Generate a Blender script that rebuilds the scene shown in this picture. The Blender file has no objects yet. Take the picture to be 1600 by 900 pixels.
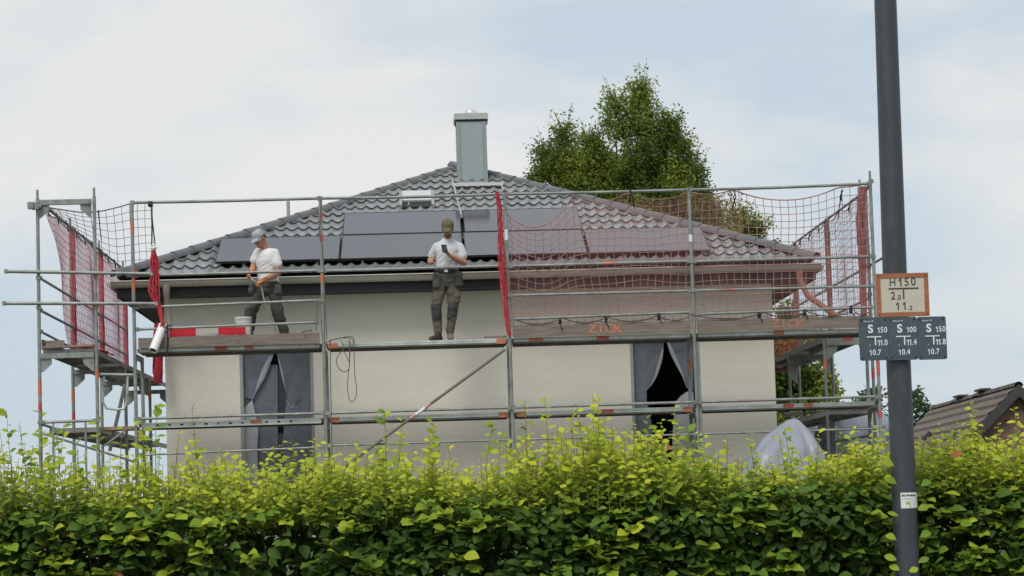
import bpy, bmesh, math, random
import numpy as np
from mathutils import Vector, Matrix, noise

random.seed(11)
rng = np.random.default_rng(11)
scene = bpy.context.scene
COL = scene.collection

# ------------------------------------------------------------------ camera
# world: X runs along the scaffold front, Y away from the street, Z up; the front row of standards is Y = 0
YAW, PITCH, ROLL = (math.radians(a) for a in (3.958, 3.785, -1.901))
CAM = Vector((3.95, -29.454, 1.6))
FPX, PPX, PPY = 3333.6, 893.9, 571.3


def cam_basis():
    cy, sy, cp, sp, cr, sr = (math.cos(YAW), math.sin(YAW), math.cos(PITCH), math.sin(PITCH), math.cos(ROLL), math.sin(ROLL))
    fwd = Vector((sy * cp, cy * cp, sp))
    right = Vector((cy, -sy, 0))
    up = right.cross(fwd)
    return cr * right + sr * up, -sr * right + cr * up, fwd


CR, CU, CF = cam_basis()
cam_data = bpy.data.cameras.new('camera')
cam = bpy.data.objects.new('camera', cam_data)
COL.objects.link(cam)
cam.matrix_world = Matrix(((CR.x, CU.x, -CF.x, CAM.x), (CR.y, CU.y, -CF.y, CAM.y), (CR.z, CU.z, -CF.z, CAM.z), (0, 0, 0, 1)))
cam_data.sensor_width = 36
cam_data.lens = 36 * FPX / 1600
cam_data.shift_x = (800 - PPX) / 1600
cam_data.shift_y = (PPY - 450) / 1600
cam_data.clip_start = 0.5
cam_data.clip_end = 6000
scene.camera = cam


def at(x, y, Y):
    """survey helper: the point on the vertical plane Y that a sighting (x, y) in the 1600 px survey photo hits"""
    d = CR * ((x - PPX) / FPX) - CU * ((y - PPY) / FPX) + CF
    return CAM + d * ((Y - CAM.y) / d.y)


# ------------------------------------------------------------------ sky, sun, exposure
SUN_EL, SUN_AZ = math.radians(52), math.radians(205)      # azimuth clockwise from +Y
world = bpy.data.worlds.new('World')
scene.world = world
world.use_nodes = True
wn, wl = world.node_tree.nodes, world.node_tree.links
wn.clear()


def N(nodes, t, **kw):
    n = nodes.new(t)
    for k, v in kw.items():
        setattr(n, k, v)
    return n


w_out = N(wn, 'ShaderNodeOutputWorld')
w_bg = N(wn, 'ShaderNodeBackground')
w_sky = N(wn, 'ShaderNodeTexSky', sky_type='NISHITA', sun_disc=False, sun_elevation=SUN_EL, sun_rotation=SUN_AZ, dust_density=2.0)
w_mul = N(wn, 'ShaderNodeMix', data_type='RGBA', blend_type='MULTIPLY')
w_mul.inputs[0].default_value = 1
w_mul.inputs[7].default_value = (0.11, 0.11, 0.11, 1)
w_tc = N(wn, 'ShaderNodeTexCoord')
w_map = N(wn, 'ShaderNodeMapping')
w_map.inputs['Scale'].default_value = (3.6, 3.6, 9.5)
w_map.inputs['Location'].default_value = (4.47797, 1.04228, 8.56768)
w_n1 = N(wn, 'ShaderNodeTexNoise')
w_n1.inputs['Scale'].default_value = 1.15
w_n1.inputs['Detail'].default_value = 7
w_n1.inputs['Roughness'].default_value = 0.5
w_n1.inputs['Distortion'].default_value = 0.35
w_r1 = N(wn, 'ShaderNodeValToRGB')
w_r1.color_ramp.elements[0].position = 0.40
w_r1.color_ramp.elements[1].position = 0.61
w_r1.color_ramp.elements[0].color = (0.0, 0.0, 0.0, 1)
w_r1.color_ramp.elements[1].color = (1, 1, 1, 1)
w_cl = N(wn, 'ShaderNodeMix', data_type='RGBA')           # grey-blue cloud base to white cloud
w_cl.inputs[6].default_value = (0.585, 0.68, 0.76, 1)
w_cl.inputs[7].default_value = (0.845, 0.845, 0.825, 1)
w_mix = N(wn, 'ShaderNodeMix', data_type='RGBA')
w_mix.inputs[0].default_value = 0.90
wl.new(w_tc.outputs['Generated'], w_map.inputs['Vector'])
wl.new(w_map.outputs[0], w_n1.inputs['Vector'])
wl.new(w_n1.outputs['Fac'], w_r1.inputs[0])
wl.new(w_r1.outputs[0], w_cl.inputs[0])
wl.new(w_sky.outputs[0], w_mul.inputs[6])
wl.new(w_mul.outputs[2], w_mix.inputs[6])
wl.new(w_cl.outputs[2], w_mix.inputs[7])
wl.new(w_mix.outputs[2], w_bg.inputs['Color'])
w_bg.inputs['Strength'].default_value = 0.735
wl.new(w_bg.outputs[0], w_out.inputs[0])

sun_data = bpy.data.lights.new('sun', 'SUN')
sun_data.energy = 1.5
sun_data.angle = math.radians(24)
sun_data.color = (1.0, 0.965, 0.91)
sun = bpy.data.objects.new('sun', sun_data)
COL.objects.link(sun)
sdir = Vector((math.sin(SUN_AZ) * math.cos(SUN_EL), math.cos(SUN_AZ) * math.cos(SUN_EL), math.sin(SUN_EL)))
sun.rotation_euler = sdir.to_track_quat('Z', 'Y').to_euler()
sun.location = (0, -40, 60)

scene.view_settings.view_transform = 'Standard'
scene.view_settings.look = 'None'
scene.view_settings.exposure = 0.45
scene.view_settings.gamma = 1.0
scene.view_settings.use_curve_mapping = False
scene.cycles.transparent_max_bounces = 24
scene.cycles.max_bounces = 8


# ------------------------------------------------------------------ materials
def mat(name, col, rough=0.6, metal=0.0, var=0.12, scale=6.0, col2=None, patch=0.0, bump=0.0, bscale=40.0, spec=0.5, coat=0.0, objvar=0.0, stretch=None, detail=6):
    m = bpy.data.materials.new(name)
    m.use_nodes = True
    n, l = m.node_tree.nodes, m.node_tree.links
    b = n['Principled BSDF']
    b.inputs['Roughness'].default_value = rough
    b.inputs['Metallic'].default_value = metal
    b.inputs['Specular IOR Level'].default_value = spec
    b.inputs['Coat Weight'].default_value = coat
    tc = N(n, 'ShaderNodeTexCoord')
    src = tc.outputs['Object']
    if stretch:
        mp = N(n, 'ShaderNodeMapping')
        mp.inputs['Scale'].default_value = stretch
        l.new(src, mp.inputs['Vector'])
        src = mp.outputs[0]
    nz = N(n, 'ShaderNodeTexNoise')
    nz.inputs['Scale'].default_value = scale
    nz.inputs['Detail'].default_value = detail
    nz.inputs['Roughness'].default_value = 0.65
    l.new(src, nz.inputs['Vector'])
    ramp = N(n, 'ShaderNodeValToRGB')
    ramp.color_ramp.elements[0].position = 0.3
    ramp.color_ramp.elements[1].position = 0.7
    lo = tuple(c * (1 - var) for c in col)
    hi = tuple(min(1, c * (1 + var)) for c in col)
    ramp.color_ramp.elements[0].color = (*lo, 1)
    ramp.color_ramp.elements[1].color = (*hi, 1)
    l.new(nz.outputs['Fac'], ramp.inputs[0])
    c = ramp.outputs[0]
    if col2:
        n2 = N(n, 'ShaderNodeTexNoise')
        n2.inputs['Scale'].default_value = scale * 2.3
        n2.inputs['Detail'].default_value = 8
        n2.inputs['Roughness'].default_value = 0.7
        l.new(src, n2.inputs['Vector'])
        r2 = N(n, 'ShaderNodeValToRGB')
        r2.color_ramp.elements[0].position = 0.62 - patch * 0.3
        r2.color_ramp.elements[1].position = 0.74 - patch * 0.25
        l.new(n2.outputs['Fac'], r2.inputs[0])
        mx = N(n, 'ShaderNodeMix', data_type='RGBA')
        l.new(r2.outputs[0], mx.inputs[0])
        l.new(c, mx.inputs[6])
        mx.inputs[7].default_value = (*col2, 1)
        c = mx.outputs[2]
    if objvar:
        oi = N(n, 'ShaderNodeObjectInfo')
        mr = N(n, 'ShaderNodeMapRange')
        mr.inputs['To Min'].default_value = 1 - objvar
        mr.inputs['To Max'].default_value = 1 + objvar
        l.new(oi.outputs['Random'], mr.inputs['Value'])
        hs = N(n, 'ShaderNodeHueSaturation')
        l.new(mr.outputs[0], hs.inputs['Value'])
        l.new(c, hs.inputs['Color'])
        c = hs.outputs[0]
    l.new(c, b.inputs['Base Color'])
    if bump:
        nb = N(n, 'ShaderNodeTexNoise')
        nb.inputs['Scale'].default_value = bscale
        nb.inputs['Detail'].default_value = 5
        l.new(src, nb.inputs['Vector'])
        bp = N(n, 'ShaderNodeBump')
        bp.inputs['Strength'].default_value = bump
        bp.inputs['Distance'].default_value = 0.02
        l.new(nb.outputs['Fac'], bp.inputs['Height'])
        l.new(bp.outputs[0], b.inputs['Normal'])
    return m


M = {}
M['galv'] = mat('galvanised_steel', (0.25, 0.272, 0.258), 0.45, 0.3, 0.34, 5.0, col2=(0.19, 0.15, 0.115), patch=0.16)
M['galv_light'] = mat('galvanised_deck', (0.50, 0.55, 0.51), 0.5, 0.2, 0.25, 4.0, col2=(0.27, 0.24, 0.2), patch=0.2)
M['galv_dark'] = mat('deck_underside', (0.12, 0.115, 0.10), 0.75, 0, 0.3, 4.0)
M['orange'] = mat('orange_paint', (0.50, 0.16, 0.075), 0.6, 0, 0.2, 14, col2=(0.4, 0.36, 0.32), patch=0.2)
M['redpaint'] = mat('red_paint', (0.48, 0.08, 0.08), 0.6, 0, 0.2, 14, col2=(0.4, 0.36, 0.32), patch=0.2)
M['wood'] = mat('weathered_board', (0.205, 0.172, 0.145), 0.85, 0, 0.35, 5.0, col2=(0.07, 0.05, 0.035), patch=0.15, stretch=(0.6, 6, 9), bump=0.3)
M['plank'] = mat('plywood_deck', (0.13, 0.105, 0.08), 0.85, 0, 0.3, 5.0, stretch=(3, 0.8, 3))
M['plaster'] = mat('beige_plaster', (0.795, 0.765, 0.675), 0.95, 0, 0.05, 1.0, bump=0.5, bscale=55, stretch=(.7, 1, 2.6), detail=12, col2=(0.755, 0.725, 0.635), patch=0.2)
M['anthracite'] = mat('anthracite_board', (0.018, 0.020, 0.027), 0.6, 0, 0.15, 3)
M['zinc'] = mat('zinc_sheet', (0.40, 0.38, 0.335), 0.42, 0.45, 0.15, 1.6, col2=(0.25, 0.23, 0.2), patch=0.1)
M['tile'] = mat('slate_grey_tile', (0.238, 0.244, 0.247), 0.27, 0, 0.16, 5.0, objvar=0.10, spec=0.8, bump=0.08, bscale=60)
M['ridge'] = mat('grey_ridge_tile', (0.115, 0.116, 0.12), 0.40, 0, 0.15, 6.0, objvar=0.09, spec=0.5, bump=0.1)
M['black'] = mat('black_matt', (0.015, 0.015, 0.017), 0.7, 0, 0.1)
M['panel'] = mat('solar_glass', (0.068, 0.067, 0.078), 0.085, 0, 0.05, 1.2, spec=0.85, objvar=0.06)
M['panelframe'] = mat('black_anodised', (0.02, 0.02, 0.022), 0.4, 0.3, 0.1)
M['alu'] = mat('aluminium', (0.62, 0.62, 0.61), 0.35, 0.6, 0.1)
M['chim'] = mat('grey_green_cladding', (0.30, 0.355, 0.355), 0.42, 0.15, 0.07, 1.5)
M['chimtrim'] = mat('grey_green_trim', (0.26, 0.31, 0.31), 0.45, 0.15, 0.07, 2)
M['chimcap'] = mat('chimney_cap_sheet', (0.42, 0.43, 0.41), 0.45, 0.2, 0.1, 3)
M['steel'] = mat('stainless', (0.72, 0.73, 0.73), 0.25, 0.7, 0.06)
M['lid'] = mat('pale_hatch_lid', (0.50, 0.54, 0.54), 0.25, 0.0, 0.04)  # pale base colour stands in for sky reflected in the lid
M['net'] = mat('net_cord', (0.20, 0.115, 0.10), 0.9, 0, 0.3, 8)
M['netpink'] = mat('faded_net_cord', (0.45, 0.24, 0.22), 0.9, 0, 0.25, 8)
M['netdark'] = mat('dark_net_cord', (0.15, 0.12, 0.12), 0.9, 0, 0.3, 8)
M['netred'] = mat('red_net_cord', (0.50, 0.045, 0.065), 0.85, 0, 0.3, 12)
M['netrust'] = mat('faded_red_cord', (0.30, 0.11, 0.105), 0.85, 0, 0.3, 12)
M['rope'] = mat('dark_rope', (0.055, 0.05, 0.048), 0.9, 0, 0.3, 20)
M['cable'] = mat('grey_cable', (0.10, 0.095, 0.085), 0.7, 0, 0.2, 20)
M['pvc'] = mat('white_plastic_pipe', (0.78, 0.76, 0.74), 0.35, 0, 0.05, 5)
M['redwhite_r'] = mat('barrier_red', (0.62, 0.012, 0.028), 0.45, 0, 0.1, 5)
M['redwhite_w'] = mat('barrier_white', (0.52, 0.49, 0.44), 0.45, 0, 0.1, 5)
M['polegrey'] = mat('lamp_post_paint', (0.044, 0.050, 0.059), 0.48, 0, 0.2, 9, bump=0.08, col2=(0.068, 0.072, 0.078), patch=0.15, stretch=(3, 3, .7))
M['signblue'] = mat('grey_blue_plate', (0.058, 0.080, 0.100), 0.45, 0, 0.18, 14, col2=(0.085, 0.10, 0.11), patch=0.2)
M['signwhite'] = mat('white_lettering', (0.72, 0.74, 0.74), 0.5, 0, 0.06, 60)
M['signcream'] = mat('cream_plate', (0.52, 0.485, 0.385), 0.5, 0, 0.06, 22, col2=(0.42, 0.39, 0.31), patch=0.05)
M['signrust'] = mat('rust_orange_border', (0.33, 0.115, 0.05), 0.55, 0, 0.22, 24)
M['ink'] = mat('black_lettering', (0.025, 0.024, 0.02), 0.6, 0, 0.1)
M['sticker'] = mat('white_sticker', (0.68, 0.70, 0.66), 0.4, 0, 0.05, 40)
M['stickergreen'] = mat('green_print', (0.36, 0.40, 0.20), 0.5, 0, 0.2, 60)
M['tarp'] = mat('pale_grey_tarp', (0.255, 0.275, 0.315), 0.4, 0, 0.1, 4, bump=0.35, bscale=9)
M['film'] = mat('blue_grey_film', (0.135, 0.155, 0.185), 0.38, 0, 0.22, 5, bump=0.6, bscale=9)
M['filmedge'] = mat('pale_film_fold', (0.36, 0.385, 0.41), 0.4, 0, 0.1, 5)
M['beadmesh'] = mat('plaster_bead_mesh', (0.34, 0.35, 0.36), 0.8, 0, 0.5, 90)
M['room'] = mat('dark_interior', (0.10, 0.10, 0.105), 0.9)
M['glass'] = mat('window_glass', (0.015, 0.018, 0.022), 0.05, 0, 0.0)
M['soil'] = mat('building_site_soil', (0.16, 0.13, 0.095), 0.95, 0, 0.3, 0.8)
M['grassy'] = mat('meadow_ground', (0.07, 0.095, 0.03), 0.95, 0, 0.35, 0.7, bump=0.4, bscale=5)
M['asphalt'] = mat('asphalt', (0.055, 0.055, 0.056), 0.9, 0, 0.2, 30, bump=0.2, bscale=120)
M['bark'] = mat('bark', (0.085, 0.065, 0.045), 0.9, 0, 0.3, 9, bump=0.5, bscale=25)
M['twig'] = mat('young_twig', (0.22, 0.19, 0.06), 0.8, 0, 0.3, 20)
M['skin'] = mat('sunburnt_skin', (0.44, 0.205, 0.125), 0.55, 0, 0.1, 14)
M['skinpale'] = mat('tanned_skin', (0.42, 0.20, 0.13), 0.55, 0, 0.1, 14)
M['tee'] = mat('white_cotton', (0.70, 0.69, 0.70), 0.9, 0, 0.05, 5, bump=0.25, bscale=16)
M['teegrey'] = mat('pale_grey_cotton', (0.56, 0.575, 0.60), 0.9, 0, 0.05, 5, bump=0.25, bscale=16)
M['trouser'] = mat('dark_work_trousers', (0.060, 0.058, 0.052), 0.9, 0, 0.25, 12, bump=0.35, bscale=18)
M['trouser2'] = mat('olive_work_trousers', (0.098, 0.088, 0.068), 0.9, 0, 0.22, 12, bump=0.35, bscale=18)
M['kneepad'] = mat('black_canvas', (0.046, 0.044, 0.042), 0.85, 0, 0.3, 14)
M['boot'] = mat('dark_leather', (0.040, 0.034, 0.028), 0.7, 0, 0.3, 14)
M['bootgrey'] = mat('dusty_boot', (0.15, 0.135, 0.105), 0.8, 0, 0.2, 14)
M['glove'] = mat('orange_glove', (0.52, 0.22, 0.07), 0.8, 0, 0.2, 18)
M['capgrey'] = mat('grey_cap_cloth', (0.36, 0.37, 0.39), 0.9, 0, 0.35, 16)
M['capolive'] = mat('olive_cap_cloth', (0.135, 0.115, 0.065), 0.9, 0, 0.15, 16)
M['hair'] = mat('dark_hair', (0.03, 0.02, 0.015), 0.8)
M['phone'] = mat('black_phone', (0.01, 0.01, 0.012), 0.25)
M['hose'] = mat('pale_hose', (0.34, 0.31, 0.26), 0.6)
M['bucket'] = mat('white_bucket', (0.66, 0.67, 0.67), 0.5, 0, 0.1, 9)
M['oldtile'] = mat('brown_roof_tile', (0.140, 0.110, 0.090), 0.85, 0, 0.3, 3.0, bump=0.3, bscale=20, col2=(0.06, 0.05, 0.04), patch=0.2)
M['verge'] = mat('dark_verge_board', (0.045, 0.044, 0.045), 0.7, 0, 0.15, 3)


def brick_mat():
    m = bpy.data.materials.new('red_brick')
    m.use_nodes = True
    n, l = m.node_tree.nodes, m.node_tree.links
    b = n['Principled BSDF']
    tc = N(n, 'ShaderNodeTexCoord')
    mp = N(n, 'ShaderNodeMapping')
    mp.inputs['Rotation'].default_value = (math.radians(90), 0, 0)
    br = N(n, 'ShaderNodeTexBrick')
    br.inputs['Color1'].default_value = (0.24, 0.125, 0.10, 1)
    br.inputs['Color2'].default_value = (0.12, 0.07, 0.062, 1)
    br.inputs['Mortar'].default_value = (0.24, 0.20, 0.18, 1)
    br.inputs['Scale'].default_value = 4
    br.inputs['Mortar Size'].default_value = 0.012
    br.inputs['Brick Width'].default_value = 0.96
    br.inputs['Row Height'].default_value = 0.30
    l.new(tc.outputs['Object'], mp.inputs[0])
    l.new(mp.outputs[0], br.inputs['Vector'])
    l.new(br.outputs[0], b.inputs['Base Color'])
    b.inputs['Roughness'].default_value = 0.9
    return m


M['brick'] = brick_mat()


def veil_mat(name, col, alpha):
    """fine debris netting: thread too thin to resolve, so the sheet covers only a share of what is behind"""
    m = bpy.data.materials.new(name)
    m.use_nodes = True
    n, l = m.node_tree.nodes, m.node_tree.links
    n.remove(n['Principled BSDF'])
    d = N(n, 'ShaderNodeBsdfDiffuse')
    d.inputs['Color'].default_value = (*col, 1)
    tl = N(n, 'ShaderNodeBsdfTranslucent')
    tl.inputs['Color'].default_value = (*col, 1)
    dm = N(n, 'ShaderNodeMixShader')
    dm.inputs[0].default_value = 0.5
    t = N(n, 'ShaderNodeBsdfTransparent')
    mx = N(n, 'ShaderNodeMixShader')
    tc = N(n, 'ShaderNodeTexCoord')
    nz = N(n, 'ShaderNodeTexNoise')
    nz.inputs['Scale'].default_value = 2.2
    nz.inputs['Detail'].default_value = 4
    mr = N(n, 'ShaderNodeMapRange')
    mr.inputs['From Min'].default_value = 0.3
    mr.inputs['From Max'].default_value = 0.7
    mr.inputs['To Min'].default_value = alpha * 0.7
    mr.inputs['To Max'].default_value = alpha * 1.3
    l.new(tc.outputs['Object'], nz.inputs['Vector'])
    l.new(nz.outputs['Fac'], mr.inputs['Value'])
    l.new(mr.outputs[0], mx.inputs[0])
    l.new(d.outputs[0], dm.inputs[1])
    l.new(tl.outputs[0], dm.inputs[2])
    l.new(t.outputs[0], mx.inputs[1])
    l.new(dm.outputs[0], mx.inputs[2])
    l.new(mx.outputs[0], n['Material Output'].inputs[0])
    return m


M['veil'] = veil_mat('fine_red_netting', (1.0, 0.50, 0.47), 0.09)
M['veil_right'] = veil_mat('fine_pink_netting', (1.0, 0.50, 0.48), 0.08)
M['veil_left'] = veil_mat('fine_pink_netting_dense', (1.0, 0.33, 0.40), 0.40)
M['veil_back'] = veil_mat('fine_rust_netting', (0.42, 0.10, 0.07), 0.42)


def leaf_mat(name, dark, light, trans=0.35, rough=0.5):
    m = bpy.data.materials.new(name)
    m.use_nodes = True
    n, l = m.node_tree.nodes, m.node_tree.links
    b = n['Principled BSDF']
    b.inputs['Roughness'].default_value = rough
    b.inputs['Specular IOR Level'].default_value = 0.28
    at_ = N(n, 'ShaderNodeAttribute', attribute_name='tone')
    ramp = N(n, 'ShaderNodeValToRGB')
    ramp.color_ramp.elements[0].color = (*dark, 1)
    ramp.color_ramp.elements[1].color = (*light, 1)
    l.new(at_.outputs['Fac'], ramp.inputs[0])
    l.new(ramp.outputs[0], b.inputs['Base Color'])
    tr = N(n, 'ShaderNodeBsdfTranslucent')
    gm = N(n, 'ShaderNodeGamma')
    gm.inputs[1].default_value = 0.8
    l.new(ramp.outputs[0], gm.inputs[0])
    l.new(gm.outputs[0], tr.inputs[0])
    mx = N(n, 'ShaderNodeMixShader')
    mx.inputs[0].default_value = trans
    l.new(b.outputs[0], mx.inputs[1])
    l.new(tr.outputs[0], mx.inputs[2])
    l.new(mx.outputs[0], n['Material Output'].inputs[0])
    return m, ramp


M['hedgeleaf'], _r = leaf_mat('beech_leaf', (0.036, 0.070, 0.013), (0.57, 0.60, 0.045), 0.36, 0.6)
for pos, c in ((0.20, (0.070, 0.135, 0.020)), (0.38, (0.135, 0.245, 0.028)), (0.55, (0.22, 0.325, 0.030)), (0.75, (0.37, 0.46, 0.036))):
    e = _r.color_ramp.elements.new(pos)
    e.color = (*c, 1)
M['rustleaf'], _ = leaf_mat('rusty_leaf', (0.30, 0.10, 0.03), (0.40, 0.15, 0.06), 0.3)
M['treeleaf'], _ = leaf_mat('tree_leaf', (0.065, 0.125, 0.024), (0.44, 0.50, 0.065), 0.42)
M['farleaf'], _ = leaf_mat('far_tree_leaf', (0.05, 0.10, 0.045), (0.15, 0.21, 0.08), 0.3)

# ------------------------------------------------------------------ mesh helpers
ORIGIN = {}


def world_origin(o):
    return ORIGIN.get(o.name, Vector((0, 0, 0))) if o else Vector((0, 0, 0))


def link(o, parent=None, origin=None):
    COL.objects.link(o)
    if parent:
        o.parent = parent
        org = Vector(origin) if origin is not None else world_origin(parent)
        o.location = org - world_origin(parent)
    else:
        org = Vector(origin) if origin is not None else Vector((0, 0, 0))
        o.location = org
    ORIGIN[o.name] = org
    return o


def tag(o, label=None, cat=None, group=None, kind=None):
    if label:
        o['label'] = label
    if cat:
        o['category'] = cat
    if group:
        o['group'] = group
    if kind:
        o['kind'] = kind
    return o


def thing(name, loc, label, cat, group=None):
    o = bpy.data.objects.new(name, None)
    o.empty_display_size = 0.2
    link(o, None, loc)
    return tag(o, label, cat, group)


class MB:
    def __init__(self):
        self.v, self.f, self.m = [], [], []

    def add(self, vs, fs, m=0):
        b = len(self.v)
        self.v.extend(tuple(v) for v in vs)
        self.f.extend(tuple(b + i for i in f) for f in fs)
        self.m.extend([m] * len(fs))

    def box(self, x0, x1, y0, y1, z0, z1, m=0):
        self.add([(x0, y0, z0), (x1, y0, z0), (x1, y1, z0), (x0, y1, z0), (x0, y0, z1), (x1, y0, z1), (x1, y1, z1), (x0, y1, z1)],
                 [(0, 3, 2, 1), (4, 5, 6, 7), (0, 1, 5, 4), (1, 2, 6, 5), (2, 3, 7, 6), (3, 0, 4, 7)], m)

    def obox(self, c, ax, ay, az, m=0):
        c, ax, ay, az = Vector(c), Vector(ax), Vector(ay), Vector(az)
        vs = [c + sx * ax + sy * ay + sz * az for sz in (-1, 1) for sx, sy in ((-1, -1), (1, -1), (1, 1), (-1, 1))]
        self.add(vs, [(0, 3, 2, 1), (4, 5, 6, 7), (0, 1, 5, 4), (1, 2, 6, 5), (2, 3, 7, 6), (3, 0, 4, 7)], m)

    def quad(self, a, b, c, d, m=0):
        self.add([a, b, c, d], [(0, 1, 2, 3)], m)

    def tube(self, p0, p1, r, seg=10, m=0, r2=None, cap=True):
        self.path([p0, p1], [r, r if r2 is None else r2], seg, m, cap)

    def path(self, pts, r, seg=8, m=0, cap=True):
        pts = [Vector(p) for p in pts]
        n = len(pts)
        if not isinstance(r, (list, tuple)):
            r = [r] * n
        vs = []
        prev = None
        for i, p in enumerate(pts):
            t = (pts[min(i + 1, n - 1)] - pts[max(i - 1, 0)])
            if t.length < 1e-9:
                t = Vector((0, 0, 1))
            t.normalize()
            if prev is None:
                a = t.cross(Vector((0, 0, 1)))
                if a.length < 0.1:
                    a = t.cross(Vector((0, 1, 0)))
            else:
                a = prev - t * prev.dot(t)
            a.normalize()
            prev = a
            b = t.cross(a)
            for k in range(seg):
                an = 2 * math.pi * k / seg
                vs.append(p + (a * math.cos(an) + b * math.sin(an)) * r[i])
        fs = []
        for i in range(n - 1):
            for k in range(seg):
                k2 = (k + 1) % seg
                fs.append((i * seg + k, i * seg + k2, (i + 1) * seg + k2, (i + 1) * seg + k))
        if cap:
            fs.append(tuple(range(seg - 1, -1, -1)))
            fs.append(tuple((n - 1) * seg + k for k in range(seg)))
        self.add(vs, fs, m)

    def capsule(self, p0, p1, r0, r1, seg=12, m=0):
        p0, p1 = Vector(p0), Vector(p1)
        d = (p1 - p0)
        L = d.length
        d = d / L if L > 1e-6 else Vector((0, 0, 1))
        pts, rs = [], []
        for a in (-85, -60, -30, 0):
            a = math.radians(a)
            pts.append(p0 + d * r0 * math.sin(a)); rs.append(r0 * math.cos(a))
        for a in (0, 30, 60, 85):
            a = math.radians(a)
            pts.append(p1 + d * r1 * math.sin(a)); rs.append(r1 * math.cos(a))
        self.path(pts, rs, seg, m)

    def chain(self, pts, rs, seg=12, m=0):
        for i in range(len(pts) - 1):
            self.capsule(pts[i], pts[i + 1], rs[i], rs[i + 1], seg, m)

    def loft(self, secs, seg=18, m=0):
        """secs: (centre, half-width vector, half-depth vector); closed ends"""
        vs = []
        for c, u, w in secs:
            c, u, w = Vector(c), Vector(u), Vector(w)
            for k in range(seg):
                a = 2 * math.pi * k / seg
                vs.append(c + u * math.cos(a) + w * math.sin(a))
        n = len(secs)
        fs = []
        for i in range(n - 1):
            for k in range(seg):
                k2 = (k + 1) % seg
                fs.append((i * seg + k, i * seg + k2, (i + 1) * seg + k2, (i + 1) * seg + k))
        fs.append(tuple(range(seg - 1, -1, -1)))
        fs.append(tuple((n - 1) * seg + k for k in range(seg)))
        self.add(vs, fs, m)

    def ball(self, c, rx, ry, rz, m=0, seg=14, rot=None):
        vs, fs = [], []
        c = Vector(c)
        rings = 9
        for i in range(rings):
            th = math.pi * (i + 0.5) / rings
            for k in range(seg):
                ph = 2 * math.pi * k / seg
                p = Vector((rx * math.sin(th) * math.cos(ph), ry * math.sin(th) * math.sin(ph), rz * math.cos(th)))
                if rot:
                    p = rot @ p
                vs.append(c + p)
        for i in range(rings - 1):
            for k in range(seg):
                k2 = (k + 1) % seg
                fs.append((i * seg + k, (i + 1) * seg + k, (i + 1) * seg + k2, i * seg + k2))
        fs.append(tuple(range(seg)))
        fs.append(tuple((rings - 1) * seg + k for k in range(seg - 1, -1, -1)))
        self.add(vs, fs, m)

    def grid(self, rows, m=0):
        nr, nc = len(rows), len(rows[0])
        vs = [p for r in rows for p in r]
        fs = [(i * nc + j, i * nc + j + 1, (i + 1) * nc + j + 1, (i + 1) * nc + j) for i in range(nr - 1) for j in range(nc - 1)]
        self.add(vs, fs, m)

    def mesh(self, name, mats, org=Vector((0, 0, 0)), smooth=False, fix=True):
        me = bpy.data.meshes.new(name)
        me.from_pydata([(v[0] - org.x, v[1] - org.y, v[2] - org.z) for v in self.v], [], self.f)
        for mm in (mats if isinstance(mats, (list, tuple)) else [mats]):
            me.materials.append(mm)
        if len(self.f):
            me.polygons.foreach_set('material_index', self.m)
        if fix:
            bm = bmesh.new()
            bm.from_mesh(me)
            bmesh.ops.recalc_face_normals(bm, faces=bm.faces)
            bm.to_mesh(me)
            bm.free()
        if smooth:
            me.polygons.foreach_set('use_smooth', [True] * len(me.polygons))
            if smooth != 'all':
                me.set_sharp_from_angle(angle=math.radians(45))
        me.update()
        return me

    def build(self, name, mats, parent=None, smooth=False, kind=None, origin=None, label=None, fix=True):
        org = Vector(origin) if origin is not None else world_origin(parent)
        o = bpy.data.objects.new(name, self.mesh(name, mats, org, smooth, fix))
        link(o, parent, org)
        if kind:
            o['kind'] = kind
        if label:
            o['label'] = label
        return o


def curve(pts, n=6):
    """smooth curve through the points"""
    P = [Vector(p) for p in pts]
    out = []
    for i in range(len(P) - 1):
        a, b, c, d = P[max(i - 1, 0)], P[i], P[i + 1], P[min(i + 2, len(P) - 1)]
        for k in range(n):
            t = k / n
            out.append(.5 * ((2 * b) + (c - a) * t + (2 * a - 5 * b + 4 * c - d) * t * t + (3 * b - a - 3 * c + d) * t ** 3))
    out.append(P[-1])
    return out


def voxel_union(mb, voxel, smooth_it=4, name='tmp'):
    me = mb.mesh(name, M['skin'])
    o = bpy.data.objects.new(name, me)
    COL.objects.link(o)
    r = o.modifiers.new('r', 'REMESH')
    r.mode = 'VOXEL'
    r.voxel_size = voxel
    s = o.modifiers.new('s', 'SMOOTH')
    s.factor = 0.5
    s.iterations = smooth_it
    dg = bpy.context.evaluated_depsgraph_get()
    out = bpy.data.meshes.new_from_object(o.evaluated_get(dg))
    bpy.data.objects.remove(o)
    bpy.data.meshes.remove(me)
    out.polygons.foreach_set('use_smooth', [True] * len(out.polygons))
    return out


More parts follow.
